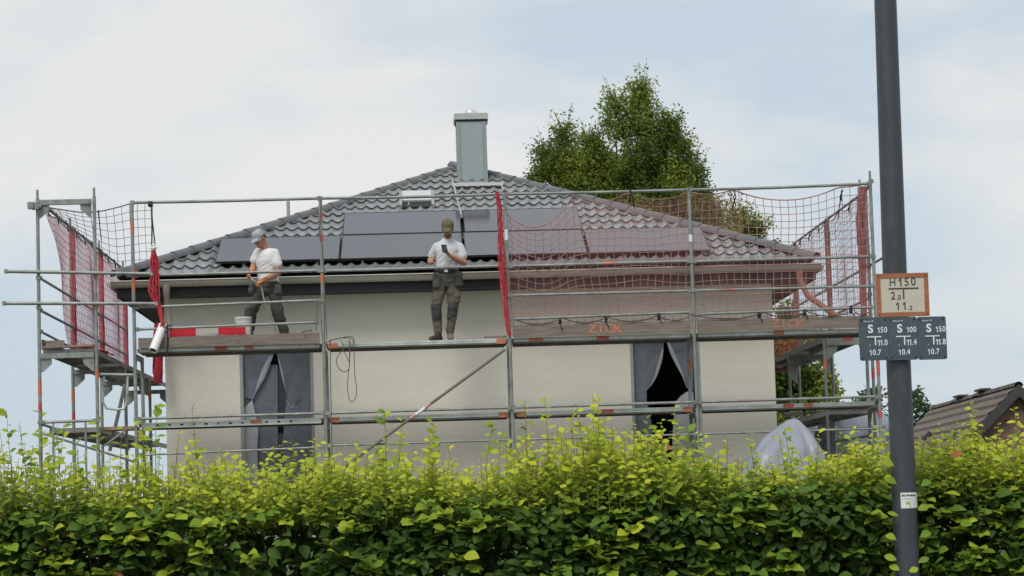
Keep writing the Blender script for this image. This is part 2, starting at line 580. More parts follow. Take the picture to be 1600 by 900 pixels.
def union_part(name, mb, material, parent, voxel=0.007, smooth_it=4, wrinkle=0.0, wscale=9.0, fold_=None):
    me = voxel_union(mb, voxel, smooth_it, name)
    org = world_origin(parent)
    n = len(me.vertices)
    co = np.empty(n * 3)
    me.vertices.foreach_get('co', co)
    co = co.reshape(-1, 3)
    if wrinkle:
        no = np.empty(n * 3)
        me.vertices.foreach_get('normal', no)
        no = no.reshape(-1, 3)
        w = np.array([noise.noise(Vector((p[0] * wscale * 0.8, p[1] * wscale * 0.8, p[2] * wscale * 1.5))) + 0.5 * noise.noise(Vector((p[0] * wscale * 2, p[1] * wscale * 2, p[2] * wscale * 3))) for p in co])
        if fold_:                 # slanting drape folds, deeper towards the hem
            zh, ht, amp = fold_
            k = np.clip(1 - (co[:, 2] - zh) / ht, 0.15, 1)
            f = np.array([noise.noise(Vector((p[0] * 5 + p[2] * 5, p[1] * 4, p[2] * 17 - p[0] * 9))) for p in co])
            co = co + no * ((1 - np.abs(f) * 2.2) * amp * k)[:, None]
        co = co + no * (w * wrinkle)[:, None]
    co = co - np.array(org)
    me.vertices.foreach_set('co', co.ravel())
    me.materials.clear()
    me.materials.append(material)
    me.name = name
    me.update()
    o = bpy.data.objects.new(name, me)
    return link(o, parent)


def text(body, name, centre, size, material, parent, extrude=0.0012, align='CENTER', sx=1.0, bold=0.0):
    if body == '1' and align == 'CENTER':          # a figure one with its upstroke, as on stamped plates
        c, h, w = Vector(centre), size * .70, size * (.062 + bold * 5)
        b = MB()
        y0, y1 = c.y - extrude, c.y + extrude
        xr = c.x + size * .05 * sx
        b.box(xr - w, xr + w * .6, y0, y1, c.z - h / 2, c.z + h / 2)
        q = [(xr - w - .0001, c.z + h / 2), (xr - w - .0001, c.z + h / 2 - w * 2.3), (xr - w - size * .16 * sx, c.z + h * .17), (xr - w - size * .19 * sx, c.z + h * .27)]
        b.add([(x, y0, z) for x, z in q] + [(x, y1, z) for x, z in q], [(0, 1, 2, 3), (7, 6, 5, 4), (0, 4, 5, 1), (1, 5, 6, 2), (2, 6, 7, 3), (3, 7, 4, 0)])
        return b.build(name, material, parent)
    cu = bpy.data.curves.new(name, 'FONT')
    cu.body = body
    cu.size = size
    cu.align_x = align
    cu.align_y = 'CENTER'
    cu.extrude = extrude
    cu.offset = bold
    cu.resolution_u = 4
    t = bpy.data.objects.new(name, cu)
    COL.objects.link(t)
    dg = bpy.context.evaluated_depsgraph_get()
    me = bpy.data.meshes.new_from_object(t.evaluated_get(dg))
    bpy.data.objects.remove(t)
    c = Vector(centre)
    org = world_origin(parent)
    me.transform(Matrix.Translation(c - org) @ Matrix.Rotation(math.radians(90), 4, 'X') @ Matrix.Diagonal((sx, 1, 1, 1)))
    me.materials.clear()
    me.materials.append(material)
    me.name = name
    o = bpy.data.objects.new(name, me)
    return link(o, parent)


# ------------------------------------------------------------------ ground
def ground_z(x, y):
    t = max(0.0, min(1.0, (y + 17.0) / 9.0))
    t = t * t * (3 - 2 * t)
    return 1.25 * t


mb = MB()
xs = [-2500, -600, -150, -60] + list(range(-30, 41, 5)) + [70, 160, 600, 2500]
ys = [-300, -80, -40, -32, -25, -22, -20, -18, -17, -16, -15, -14, -13, -12, -11, -10, -9, -8, -6, -3, 0, 5, 12, 20, 40, 80, 200, 800, 3500]
mb.grid([[(x, y, ground_z(x, y)) for x in xs] for y in ys])
tag(mb.build('ground', M['grassy'], None, smooth='all'), kind='structure')
mb = MB()
mb.grid([[(x, y, ground_z(x, y) + 0.004) for x in (-7, 0, 5, 10, 16)] for y in (-7.5, -3, 0, 5, 14)])
tag(mb.build('building_plot', M['soil'], None), kind='structure')
mb = MB()
mb.box(-200, 220, -34, -26.5, -0.2, 0.006)
tag(mb.build('road', M['asphalt'], None), kind='structure')
mb = MB()
mb.box(-200, 220, -26.498, -26.38, -0.2, 0.125)
tag(mb.build('kerb', mat('kerb_stone', (0.3, 0.29, 0.28), 0.9), None), kind='structure')
mb = MB()
mb.box(-200, 220, -26.378, -20.1, -0.2, 0.112)
tag(mb.build('pavement', mat('paving', (0.24, 0.235, 0.225), 0.9, 0, 0.15, 3), None), kind='structure')

# ------------------------------------------------------------------ house
WX0, WX1, WY0, WY1 = 0.23, 9.06, 1.45, 10.4
ZG, ZS = 1.25, 4.79                    # plot level, soffit level
EX0, EX1, EY0, EY1 = -0.36, 9.62, 0.93, 10.95   # tile eave rectangle
SL = 0.46
ZE = 5.03
APX = (EX0 + EX1) / 2
RISE_Y = (EX1 - EX0) / 2
APY = EY0 + RISE_Y
ZA = ZE + SL * RISE_Y
house = thing('house', (4.65, 5.9, ZG), 'new beige plastered bungalow with grey tiled hip roof behind the scaffold', 'house')


def roof_pt(x, s, h=0.0):
    """point on the front slope: x, slope length s from the eave, h above the plane"""
    k = math.hypot(1, SL)
    return Vector((x, EY0 + s / k - h * SL / k, ZE + SL * s / k + h / k))


# front wall with two window openings
wins = [(1.335, 2.30), (6.985, 7.895)]
WZ0, WZ1 = 1.62, 4.02
mb = MB()
xs = [WX0, wins[0][0], wins[0][1], wins[1][0], wins[1][1], WX1]
for i in range(5):
    opening = i in (1, 3)
    zz = [(ZG - 0.3, WZ0), (WZ1, ZS)] if opening else [(ZG - 0.3, ZS)]
    for z0, z1 in zz:
        mb.quad((xs[i], WY0, z0), (xs[i + 1], WY0, z0), (xs[i + 1], WY0, z1), (xs[i], WY0, z1))
for a, b in wins:
    R = 0.22
    mb.quad((a, WY0, WZ0), (a, WY0 + R, WZ0), (a, WY0 + R, WZ1), (a, WY0, WZ1))
    mb.quad((b, WY0, WZ0), (b, WY0, WZ1), (b, WY0 + R, WZ1), (b, WY0 + R, WZ0))
    mb.quad((a, WY0, WZ1), (a, WY0 + R, WZ1), (b, WY0 + R, WZ1), (b, WY0, WZ1))
    mb.quad((a, WY0, WZ0), (b, WY0, WZ0), (b, WY0 + R, WZ0), (a, WY0 + R, WZ0))
mb.quad((WX0, WY0, ZG - .3), (WX0, WY0, ZS), (WX0, WY1, ZS), (WX0, WY1, ZG - .3))
mb.quad((WX1, WY0, ZG - .3), (WX1, WY1, ZG - .3), (WX1, WY1, ZS), (WX1, WY0, ZS))
mb.quad((WX0, WY1, ZG - .3), (WX0, WY1, ZS), (WX1, WY1, ZS), (WX1, WY1, ZG - .3))
wall = mb.build('wall', M['plaster'], house, fix=False)

# soffit boards and fascia
mb = MB()
o = 0.02
for k in range(3):     # front: three lengths of board
    a = EX0 + o + k * (EX1 - EX0 - 2 * o) / 3
    b = EX0 + o + (k + 1) * (EX1 - EX0 - 2 * o) / 3 - 0.004
    mb.box(a, b, EY0 + 0.03, WY0 - 0.002, ZS - 0.012, ZS + 0.01)
mb.box(EX0 + o, WX0 - 0.002, WY0, EY1, ZS - 0.012, ZS + 0.01)
mb.box(WX1 + 0.002, EX1 - o, WY0, EY1, ZS - 0.012, ZS + 0.01)
mb.box(WX0, WX1, WY0 + 0.01, EY1, ZS, ZS + 0.012)
mb.build('soffit', M['anthracite'], house)
mb = MB()
mb.box(EX0 + 0.02, EX1 - 0.02, EY0 + 0.005, EY0 + 0.029, ZS - 0.03, ZE - 0.06)
mb.box(EX0 - 0.004, EX0 + 0.019, EY0 + 0.005, EY1, ZS - 0.03, ZE - 0.06)
mb.box(EX1 - 0.019, EX1 + 0.004, EY0 + 0.005, EY1, ZS - 0.03, ZE - 0.06)
mb.build('fascia', M['anthracite'], house)


# gutters: half-round troughs
def gutter(p0, p1, out):
    mb = MB()
    p0, p1, out = Vector(p0), Vector(p1), Vector(out)
    rows = []
    for r, rev in ((0.068, False), (0.064, True)):
        for k in range(9):
            a = math.pi * k / 8
            d = out * math.cos(a) * r - Vector((0, 0, 1)) * math.sin(a) * r * 1.35
            rows.append([p0 + d, p1 + d]) if not rev else rows.insert(0, [p0 + d, p1 + d])
    mb.grid(rows)
    mb.tube(p0 + out * 0.068, p1 + out * 0.068, 0.011, 8)
    for p, s in ((p0, -1), (p1, 1)):
        ring = [p + out * math.cos(math.pi * k / 8) * 0.066 - Vector((0, 0, 1)) * math.sin(math.pi * k / 8) * 0.066 * 1.35 for k in range(9)]
        mb.add(ring, [tuple(range(9))])
    return mb


GZ = 4.975
g = gutter((EX0 - 0.07, EY0 - 0.07, GZ), (EX1 + 0.07, EY0 - 0.07, GZ), (0, -1, 0)).build('gutter', M['zinc'], house, smooth=True)
for k in range(13):
    x = EX0 + 0.35 + k * 0.78
    mb = MB()
    pts = [Vector((x, EY0 - 0.07 - math.cos(a) * 0.073, GZ - math.sin(a) * 0.097)) for a in [math.pi * q / 8 for q in range(9)]]
    for a, b in zip(pts, pts[1:]):
        mb.quad(a + Vector((-.014, 0, 0)), a + Vector((.014, 0, 0)), b + Vector((.014, 0, 0)), b + Vector((-.014, 0, 0)))
    mb.build('gutter_bracket', M['zinc'], g)
gutter((EX0 - 0.075, EY0 + 0.05, GZ), (EX0 - 0.075, EY1, GZ), (-1, 0, 0)).build('gutter', M['zinc'], house, smooth=True)
gutter((EX1 + 0.075, EY0 + 0.05, GZ), (EX1 + 0.075, EY1, GZ), (1, 0, 0)).build('gutter', M['zinc'], house, smooth=True)
# outlets and downpipes
mb = MB()
c = at(260, 446, EY0 - 0.07)
mb.path([(c.x, c.y, GZ - 0.06), (c.x, c.y, GZ - 0.17), (c.x, c.y + 0.02, GZ - 0.22)], [0.062, 0.048, 0.04], 12)
mb.path([(c.x, c.y + 0.02, GZ - 0.2), (c.x, c.y + 0.05, GZ - 0.28), (c.x + 0.005, c.y + 0.12, GZ - 0.36), (c.x + 0.01, c.y + 0.16, GZ - 0.5), (c.x + 0.02, c.y + 0.16, GZ - 0.62)], 0.04, 12)
mb.build('downpipe', M['zinc'], house, smooth=True)
mb = MB()
c = at(1250, 446, EY0 - 0.07)
mb.path([(c.x, c.y, GZ - 0.07), (c.x, c.y, GZ - 0.2), (c.x + 0.02, c.y, GZ - 0.26), at(1262, 462, 0.86), at(1300, 489, 0.84), at(1326, 507, 0.8)], [0.062, 0.046, 0.044, 0.044, 0.044, 0.044], 12)
mb.build('downpipe', mat('copper_brown_pipe', (0.36, 0.16, 0.13), 0.5, 0.1, 0.15), house, smooth=True)

# roof: dark underlay pyramid, then every front tile
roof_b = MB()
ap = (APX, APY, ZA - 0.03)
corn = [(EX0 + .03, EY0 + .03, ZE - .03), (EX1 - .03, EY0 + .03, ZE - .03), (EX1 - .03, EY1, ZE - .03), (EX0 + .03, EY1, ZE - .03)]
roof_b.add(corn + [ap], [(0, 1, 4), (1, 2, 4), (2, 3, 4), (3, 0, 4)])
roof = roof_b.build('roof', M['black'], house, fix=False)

TW, TL = 0.338, 0.347          # cover width, exposed length
NP = 13


def tile_h(t):                  # S-profile, two waves to a tile
    c = math.cos(2 * math.pi * t * 2)
    return 0.021 * (c + 0.28 * math.cos(4 * math.pi * t * 2)) + 0.006


def tile_mesh():
    mb = MB()
    top0, top1, lip = [], [], []
    for i in range(NP):
        t = i / (NP - 1)
        x = t * TW
        h = tile_h(t)
        top0.append((x, 0, h + 0.038)); top1.append((x, TL + 0.012, h + 0.012)); lip.append((x, 0.008, h + 0.023))
    mb.grid([lip, top0, top1])
    me = mb.mesh('roof_tile', M['tile'], fix=False)
    me.polygons.foreach_set('use_smooth', [True] * len(me.polygons))
    me.set_sharp_from_angle(angle=math.radians(50))
    return me


tile_me = tile_mesh()
slope_a = math.atan(SL)
ncourse = int(RISE_Y * math.hypot(1, SL) / TL) + 1
# what the solar panels, hatch and chimney cover
LROW = [(1.0, 2.765), (2.785, 4.55), (4.58, 6.345), (6.375, 8.14)]
UROW = [(2.785, 4.555), (4.60, 6.37)]
S_L0, S_L1, S_U0, S_U1 = 0.31, 1.44, 1.475, 2.59
ntile = 0
for j in range(ncourse):
    s0 = j * TL
    # hip limits at the course's lower edge and upper edge, in plan
    k = math.hypot(1, SL)
    inset0, inset1 = s0 / k, (s0 + TL) / k
    xl0, xr0 = EX0 + inset0, EX1 - inset0
    xl1, xr1 = EX0 + inset1, EX1 - inset1
    off = APX - 0.5 * TW
    i0 = math.floor((xl0 - off) / TW)
    i1 = math.ceil((xr0 - off) / TW)
    for i in range(i0, i1):
        a, b = off + i * TW, off + (i + 1) * TW
        if b <= xl0 + 0.05 or a >= xr0 - 0.05:
            continue
        # tiles under panels left out; in the visible lowest gap black underlay paints shade
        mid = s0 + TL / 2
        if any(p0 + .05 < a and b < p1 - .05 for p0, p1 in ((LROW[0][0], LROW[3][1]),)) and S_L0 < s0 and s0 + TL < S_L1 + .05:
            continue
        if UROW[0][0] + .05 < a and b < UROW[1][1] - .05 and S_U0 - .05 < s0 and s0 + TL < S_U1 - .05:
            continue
        if 3.52 < a and b < 4.28 and 2.95 < s0 < 3.5:
            continue
        me = tile_me
        if a < xl1 or b > xr1:
            me = tile_me.copy()
            bm = bmesh.new()
            bm.from_mesh(me)
            if a < xl1:
                bmesh.ops.bisect_plane(bm, geom=bm.verts[:] + bm.edges[:] + bm.faces[:], plane_co=(xl0 - a, 0, 0), plane_no=Vector((-1, 1 / k, 0)), clear_outer=True)
            if b > xr1:
                bmesh.ops.bisect_plane(bm, geom=bm.verts[:] + bm.edges[:] + bm.faces[:], plane_co=(xr0 - a, 0, 0), plane_no=Vector((1, 1 / k, 0)), clear_outer=True)
            bm.to_mesh(me)
            bm.free()
            if not len(me.polygons):
                continue
        t = bpy.data.objects.new('roof_tile', me)
        p = roof_pt(a, s0, 0) + Vector((random.uniform(-.002, .002), 0, random.uniform(-.0015, .0015)))
        link(t, roof, p)
        t.rotation_euler = (slope_a + random.uniform(-.004, .004), 0, random.uniform(-.003, .003))
        ntile += 1
print('roof tiles', ntile)

# the slopes turned away from the street: joined wave sheet
mb = MB()
for side in (-1, 1):
    for j in range(ncourse):
        k = math.hypot(1, SL)
        c0, c1 = j * TL / k, (j + 1) * TL / k
        ya, yb = EY0 + c0 + .05, EY1 - c0 * 0.02
        npt = int((yb - ya) / 0.085)
        lo, hi, li = [], [], []
        for q in range(npt + 1):
            y = ya + (yb - ya) * q / npt
            h = 0.02 * math.cos(2 * math.pi * y / 0.169)
            x0 = EX0 + c0 if side < 0 else EX1 - c0
            x1 = EX0 + c1 if side < 0 else EX1 - c1
            lo.append((x0, y, ZE + SL * c0 + h + .045)); hi.append((x1, max(y, EY0 + c1), ZE + SL * c1 + h + .015)); li.append((x0, y, ZE + SL * c0 + h + .012))
        mb.grid([li, lo, hi])
mb.build('side_tiling', M['tile'], roof, smooth=True, kind='stuff', fix=False)


# hip ridge tiles
def hip_tile_mesh():
    mb = MB()
    L = 0.40
    rows = []
    for t, r, z in ((0.0, 0.106, 0.0), (0.03, 0.107, 0.0), (0.045, 0.103, 0), (L, 0.098, -0.006)):
        rows.append([(t, math.cos(a) * r, z + math.sin(a) * r * 0.95 - 0.012) for a in [math.pi * q / 10 for q in range(11)]])
    mb.grid(rows)
    rim = [(0.0, math.cos(a) * 0.094, math.sin(a) * 0.094 * .95 - 0.012) for a in [math.pi * q / 10 for q in range(11)]]
    mb.grid([rim, rows[0]])
    me = mb.mesh('ridge_tile', M['ridge'], fix=False)
    me.polygons.foreach_set('use_smooth', [True] * len(me.polygons))
    me.set_sharp_from_angle(angle=math.radians(40))
    return me


hip_me = hip_tile_mesh()
for cx, cy in ((EX0 - .02, EY0 - .02), (EX1 + .02, EY0 - .02)):
    st = Vector((cx, cy, ZE + 0.03))
    en = Vector((APX, APY, ZA - 0.025))
    d = (en - st)
    L = d.length
    d.normalize()
    yax = Vector((0, 0, 1)).cross(d).normalized()
    zax = d.cross(yax)
    rot = Matrix((d, yax, zax)).transposed().to_euler()
    n = int(L / 0.362)
    for i in range(n + 1):
        t = bpy.data.objects.new('ridge_tile', hip_me)
        link(t, roof, st + d * (i * 0.362) + zax * 0.012)
        t.rotation_euler = (rot.x + random.uniform(-.02, .02), rot.y + random.uniform(-.006, .006), rot.z + random.uniform(-.008, .008))
# dark ventilated strip under the hip tiles
for nm, cx in (('hip_strip', EX0), ('hip_strip', EX1)):
    mb = MB()
    s = 1 if cx == EX0 else -1
    a = Vector((cx + s * .03, EY0, ZE + .05)); b = Vector((APX + s * .03, APY - .0, ZA + .03))
    w = Vector((s * 0.14, -0.02, -0.055))
    mb.quad(a, b, b + w, a + w)
    mb.build(nm, M['black'], roof)

# chimney
CX0, CX1, CY0 = 4.575, 5.06, 5.02
CY1 = CY0 + 0.5
chim_b = MB()
chim_b.box(CX0, CX1, CY0, CY1, 6.75, 7.94)
chim = chim_b.build('chimney', M['chim'], roof)
mb = MB()
for x in (CX0 - .004, CX1 - .051):
    mb.box(x, x + .055, CY0 - .006, CY0 + .05, 6.77, 7.94)
    mb.box(x + (.0555 if x < CX0 else -.008), x + (.0635 if x < CX0 else -.0005), CY0 - .012, CY0 - .002, 6.77, 7.94)
mb.box(CX0 - .005, CX0 - .0005, CY1 - .05, CY1 + .004, 6.77, 7.94)
mb.build('corner_trim', M['chimtrim'], chim)
mb = MB()
mb.box(CX0 - .035, CX1 + .035, CY0 - .035, CY1 + .035, 7.955, 8.045)
mb.box(CX0 - .02, CX1 + .02, CY0 - .02, CY1 + .02, 8.046, 8.058)
mb.build('chimney_cap', M['chimcap'], chim)
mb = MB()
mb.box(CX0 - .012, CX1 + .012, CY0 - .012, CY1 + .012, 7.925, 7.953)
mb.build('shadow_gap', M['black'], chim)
mb = MB()
mb.path([(4.82, 5.27, 8.05), (4.82, 5.27, 8.12), (4.82, 5.27, 8.15), (4.82, 5.27, 8.165)], [0.105, 0.105, 0.09, 0.05], 16)
mb.build('flue_cowl', M['steel'], chim, smooth=True)
mb = MB()
mb.box(CX0 - .07, CX1 + .07, CY0 - .16, CY0 - .005, 6.83, 6.87)
mb.build('flashing', M['zinc'], chim)

# chimney sweep's standing grate
grate = thing('standing_grate', roof_pt(4.9, 4.5, .1), 'galvanised standing grate on brackets on the tiles below the chimney', 'roof grate')
mb = MB()
gz = at(745, 289, 4.72).z
gy0, gy1 = 4.62, 4.87
gx0, gx1 = at(706, 290, 4.7).x, at(786, 288, 4.7).x
for y in (gy0, gy1):
    mb.box(gx0, gx1, y - .012, y + .012, gz - .03, gz + .025)
for k in range(28):
    x = gx0 + (gx1 - gx0) * (k + .5) / 28
    mb.box(x - .004, x + .004, gy0 + .012, gy1 - .012, gz - .02, gz + .02)
for y in (gy0 + .08, gy0 + .16):
    mb.box(gx0, gx1, y - .004, y + .004, gz - .021, gz + .019)
mb.build('grating', M['alu'], grate)
for x, dx in ((gx0 + .03, .03), (gx1 - .03, .02)):
    mb = MB()
    p = roof_pt(x + dx, 3.75, .09)
    mb.path([(x, gy0 + .01, gz - .02), p], .012, 6)
    mb.path([(x, gy1, gz - .02), (x, gy1, roof_pt(x, (gy1 - EY0) * math.hypot(1, SL), .05).z)], .012, 6)
    mb.build('bracket', M['alu'], grate)

# roof hatch
hatch = MB()
hx0, hx1, hs0, hs1 = 3.66, 4.14, 3.04, 3.80


def rbox(mb, x0, x1, s0, s1, h0, h1, m=0):
    vs = [roof_pt(x, s, h) for h in (h0, h1) for x, s in ((x0, s0), (x1, s0), (x1, s1), (x0, s1))]
    mb.add(vs, [(0, 3, 2, 1), (4, 5, 6, 7), (0, 1, 5, 4), (1, 2, 6, 5), (2, 3, 7, 6), (3, 0, 4, 7)], m)


rbox(hatch, hx0 - .035, hx0 + .01, hs0, hs1, .0, .09)
rbox(hatch, hx1 - .01, hx1 + .035, hs0, hs1, .0, .09)
rbox(hatch, hx0 + .0101, hx1 - .0101, hs1 - .05, hs1, .0, .06)
hw = hatch.build('roof_hatch', M['zinc'], roof)
mb = MB()
rbox(mb, hx0 + .011, hx1 - .011, hs0 + .031, hs1 - .051, .01, .044)  # solid black block painted as the shade in the open hatch
mb.build('hatch_shade', M['black'], hw)
mb = MB()
vs = [roof_pt(hx0 + .012, hs0 + .32, .045), roof_pt(hx1 - .012, hs0 + .32, .045), roof_pt(hx1 - .012, hs1 - .055, .085), roof_pt(hx0 + .012, hs1 - .055, .085)]
up = Vector((0, -.01, .025))
mb.add(vs + [v + up for v in vs], [(0, 3, 2, 1), (4, 5, 6, 7), (0, 1, 5, 4), (1, 2, 6, 5), (2, 3, 7, 6), (3, 0, 4, 7)])
mb.build('hatch_lid', M['lid'], hw)
# vent pipe behind the hip
mb = MB()
p = roof_pt(1.98, 3.2, 0)
q = at(450.5, 334, 4.2)
mb.path([(q.x, 4.2, q.z - .4), (q.x, 4.2, q.z + .2)], .027, 10)
mb.build('vent_pipe', M['zinc'], roof, smooth=True)

# windows: bead mesh, dark frame, plastic film cut open into flaps
rm = MB()
rm.box(WX0 + .03, WX1 - .03, 4.6, 4.62, ZG, ZS - .02)
rm.build('room_wall', M['room'], house)
rm = MB()
rm.box(WX0 + .03, WX1 - .03, WY0 + .3, 4.6, ZG + .0, ZG + .12)
rm.build('room_floor', M['room'], house)


def polyline(pts, n):
    pts = [Vector(p) for p in pts]
    ls = [0]
    for a, b in zip(pts, pts[1:]):
        ls.append(ls[-1] + (b - a).length)
    out = []
    for i in range(n):
        s = ls[-1] * i / (n - 1)
        for k in range(len(pts) - 1):
            if s <= ls[k + 1] + 1e-9:
                f = (s - ls[k]) / max(1e-9, ls[k + 1] - ls[k])
                out.append(pts[k].lerp(pts[k + 1], f))
                break
    return out


def film(name, left, right, parent, material, seed, amp=0.012, n=16, m=10):
    L, R_ = polyline(left, n), polyline(right, n)
    mb = MB()
    rows = []
    for i in range(n):
        row = []
        for j in range(m):
            p = L[i].lerp(R_[i], j / (m - 1))
            w = math.sin(math.pi * min(1, j / (m - 1) * 1.2))
            dy = amp * (noise.noise(Vector((p.x * 7 + seed, p.z * 3, seed))) + 0.6 * noise.noise(Vector((p.x * 15, p.z * 9 + seed, seed))))
            row.append(p + Vector((0, dy * (0.4 + w), 0)))
        rows.append(row)
    mb.grid(rows)
    return mb.build(name, material, parent, smooth='all', fix=False)


def fold(name, edge, wid, parent, material):
    """turned-over edge of the film: a narrow strip lying in front of the cut"""
    E = polyline(edge, 12)
    mb = MB()
    rows = []
    for i, p in enumerate(E):
        t = i / 11
        w = wid * (0.15 + math.sin(math.pi * min(1, 0.15 + t)) * 0.85) if wid > 0 else wid * (0.15 + math.sin(math.pi * min(1, 0.15 + t)) * 0.85)
        rows.append([p + Vector((0, -.004, 0)), p + Vector((w * .5, -.022, 0)), p + Vector((w, -.016, 0))])
    mb.grid(rows)
    return mb.build(name, material, parent, smooth='all', fix=False)


Yf = WY0 + 0.07
for wi, (a, b) in enumerate(wins):
    mb = MB()
    f = 0.06
    y0, y1 = WY0 + .16, WY0 + .215
    mb.box(a + .002, a + f, y0, y1, WZ0 + .002, WZ1 - .002)
    mb.box(b - f, b - .002, y0, y1, WZ0 + .002, WZ1 - .002)
    mb.box(a + f, b - f, y0, y1, WZ1 - f, WZ1 - .002)
    mb.box(a + f, b - f, y0, y1, WZ0 + .002, WZ0 + f)
    win = mb.build('window', M['anthracite'], house, label='window opening with cut grey plastic film, ' + ('film hanging nearly closed' if wi == 0 else 'film pulled wide open'))
    if wi == 0:
        mb = MB()
        mb.box(a + f, b - f, y0 + .02, y0 + .03, WZ0 + f, WZ1 - f)
        mb.build('pane', M['glass'], win)
    for x0, x1 in ((a - .045, a - .001), (b + .001, b + .042)):
        mb = MB()
        mb.box(x0, x1, WY0 - .006, WY0 - .001, WZ0, WZ1 - .01)
        mb.build('plaster_bead', M['beadmesh'], win)
    A = lambda x, y, Y=Yf: at(x, y, Y)
    zt, zb = WZ1 - .005, WZ0 + .01
    if wi == 0:
        top = lambda x: Vector((at(x, 553, Yf).x, Yf, zt))
        bot = lambda x: Vector((at(x, 700, Yf).x, Yf, zb))
        eL = [top(430), A(427, 556), A(414, 590), A(404, 607), A(395, 624)]
        film('film_flap', [Vector((a + .003, Yf, zt)), A(380, 620)], eL, win, M['film'], 1)
        fold('film_fold', eL[1:], -.085, win, M['filmedge'])
        eL2 = [A(394, 625), A(399, 646), A(404, 668), A(402, 700), bot(402)]
        film('film_flap', [A(379, 640), A(379, 670), Vector((a + .003, Yf, zb))], eL2, win, M['filmedge'], 2)
        eR = [top(431), A(434, 560), A(441, 592), A(447, 612), A(447, 640), A(444, 652), A(442, 700), bot(442)]
        film('film_flap', eR, [Vector((b - .003, Yf, zt)), Vector((b - .003, Yf, zb))], win, M['film'], 3, 0.02)
        fold('film_fold', eR[1:4] + [A(447, 622)], .03, win, M['filmedge'])
        fold('film_fold', [A(448, 625), A(455, 640), A(460, 630), A(470, 622)], .02, win, M['filmedge'])
        y2 = Yf + .055
        film('inner_film', [Vector((a + .003, y2, at(400, 570, y2).z)), Vector((a + .003, y2, zb))], [Vector((at(434, 570, y2).x, y2, at(434, 570, y2).z)), Vector((at(432, 700, y2).x, y2, zb))], win, M['film'], 4, .01)
    else:
        top = lambda x: Vector((at(x, 535, Yf).x, Yf, zt))
        bot = lambda x: Vector((at(x, 720, Yf).x, Yf, zb))
        eL = [top(1037), A(1037, 545), A(1035, 562), A(1027, 588), A(1018, 602), A(1008, 612), A(1011, 630), A(1017, 650), A(1020, 690), A(1022, 720), bot(1024)]
        film('film_flap', [Vector((a + .003, Yf, zt)), Vector((a + .003, Yf, zb))], eL, win, M['film'], 5, .014)
        fold('film_fold', eL[1:6], -.05, win, M['filmedge'])
        eR = [top(1040), A(1047, 552), A(1056, 570), A(1066, 588), A(1073, 606)]
        film('film_flap', eR, [Vector((b - .003, Yf, zt)), A(1083, 610)], win, M['film'], 6, .014)
        fold('film_fold', eR[0:5], .06, win, M['filmedge'])
        eR2 = [A(1073, 612), A(1062, 620), A(1054, 630), A(1053, 650), A(1050, 690), A(1052, 720), bot(1050)]
        film('film_flap', eR2, [A(1083, 612), Vector((b - .003, Yf, zb))], win, M['filmedge'], 7, .016)
    # sill
    mb = MB()
    mb.box(a - .05, b + .05, WY0 - .03, WY0 + .14, WZ0 - .035, WZ0 - .003)
    mb.build('sill', M['zinc'], win)

# ------------------------------------------------------------------ solar panels
PG = 'solar panels laid in two rows on the tiled roof'
PH = 0.115
plabels = ['lower row solar panel at the hip, behind the worker in the grey cap',
           'lower row solar panel behind the worker looking at a phone',
           'lower row solar panel directly beneath the panel mirroring the chimney',
           'outermost lower row solar panel behind the red net, near the tree',
           'upper row solar panel below the roof hatch',
           'upper row solar panel that mirrors the chimney, below the standing grate']


def panel(x0, x1, s0, s1, label):
    p = thing('solar_panel', roof_pt((x0 + x1) / 2, s0, PH), label, 'solar panel', PG)
    w = .012
    mb = MB()
    rbox(mb, x0, x1, s0, s0 + w, PH - .032, PH + .002)
    rbox(mb, x0, x1, s1 - w, s1, PH - .032, PH + .002)
    rbox(mb, x0, x0 + w, s0 + w, s1 - w, PH - .032, PH + .002)
    rbox(mb, x1 - w, x1, s0 + w, s1 - w, PH - .032, PH + .002)
    mb.build('panel_frame', M['panelframe'], p)
    mb = MB()
    rbox(mb, x0 + w, x1 - w, s0 + w, s1 - w, PH - .006, PH - .001)
    mb.build('glass', M['panel'], p)
    mb = MB()
    for x in (x0 + .35, x1 - .35):
        rbox(mb, x - .02, x + .02, s0 - .012, s0 + .02, PH - .01, PH + .004)
    mb.build('clamp', M['panelframe'], p)


for (a, b), lb in zip(LROW, plabels[:4]):
    panel(a, b, S_L0, S_L1, lb)
for (a, b), lb in zip(UROW, plabels[4:]):
    panel(a, b, S_U0, S_U1, lb)
for s, nm, lb in ((S_L0 + .2, 'mounting_rail', 'dark mounting rail under the lower panel row, nearest the gutter'), (S_L1 - .2, 'mounting_rail', 'dark mounting rail under the upper edge of the lower panel row')):
    r = thing(nm, roof_pt(1.0, s, .05), lb, 'mounting rail', 'mounting rails under the solar panels')
    mb = MB()
    rbox(mb, LROW[0][0] + .05, LROW[3][1] - .05, s - .02, s + .02, .055, .082)
    mb.build('rail', M['panelframe'], r)
    for x in (1.4, 2.45, 3.1, 4.3, 5.2, 6.1, 6.9, 7.8):
        mb = MB()
        rbox(mb, x - .016, x + .016, s - .14, s + .02, .045, .0549)
        rbox(mb, x - .016, x + .016, s - .17, s - .13, .005, .0449)
        mb.build('roof_hook', M['alu'], r)
# thin white cable hanging in the joint between two panels
mb = MB()
mb.path([roof_pt(4.475, 4.35, .12), roof_pt(4.53, 3.3, .11), roof_pt(4.575, 2.3, .125)], .013, 6)
tag(mb.build('cable', M['alu'], None, smooth=True), 'pale cable running down the joint between the upper panels behind the phone user', 'cable')

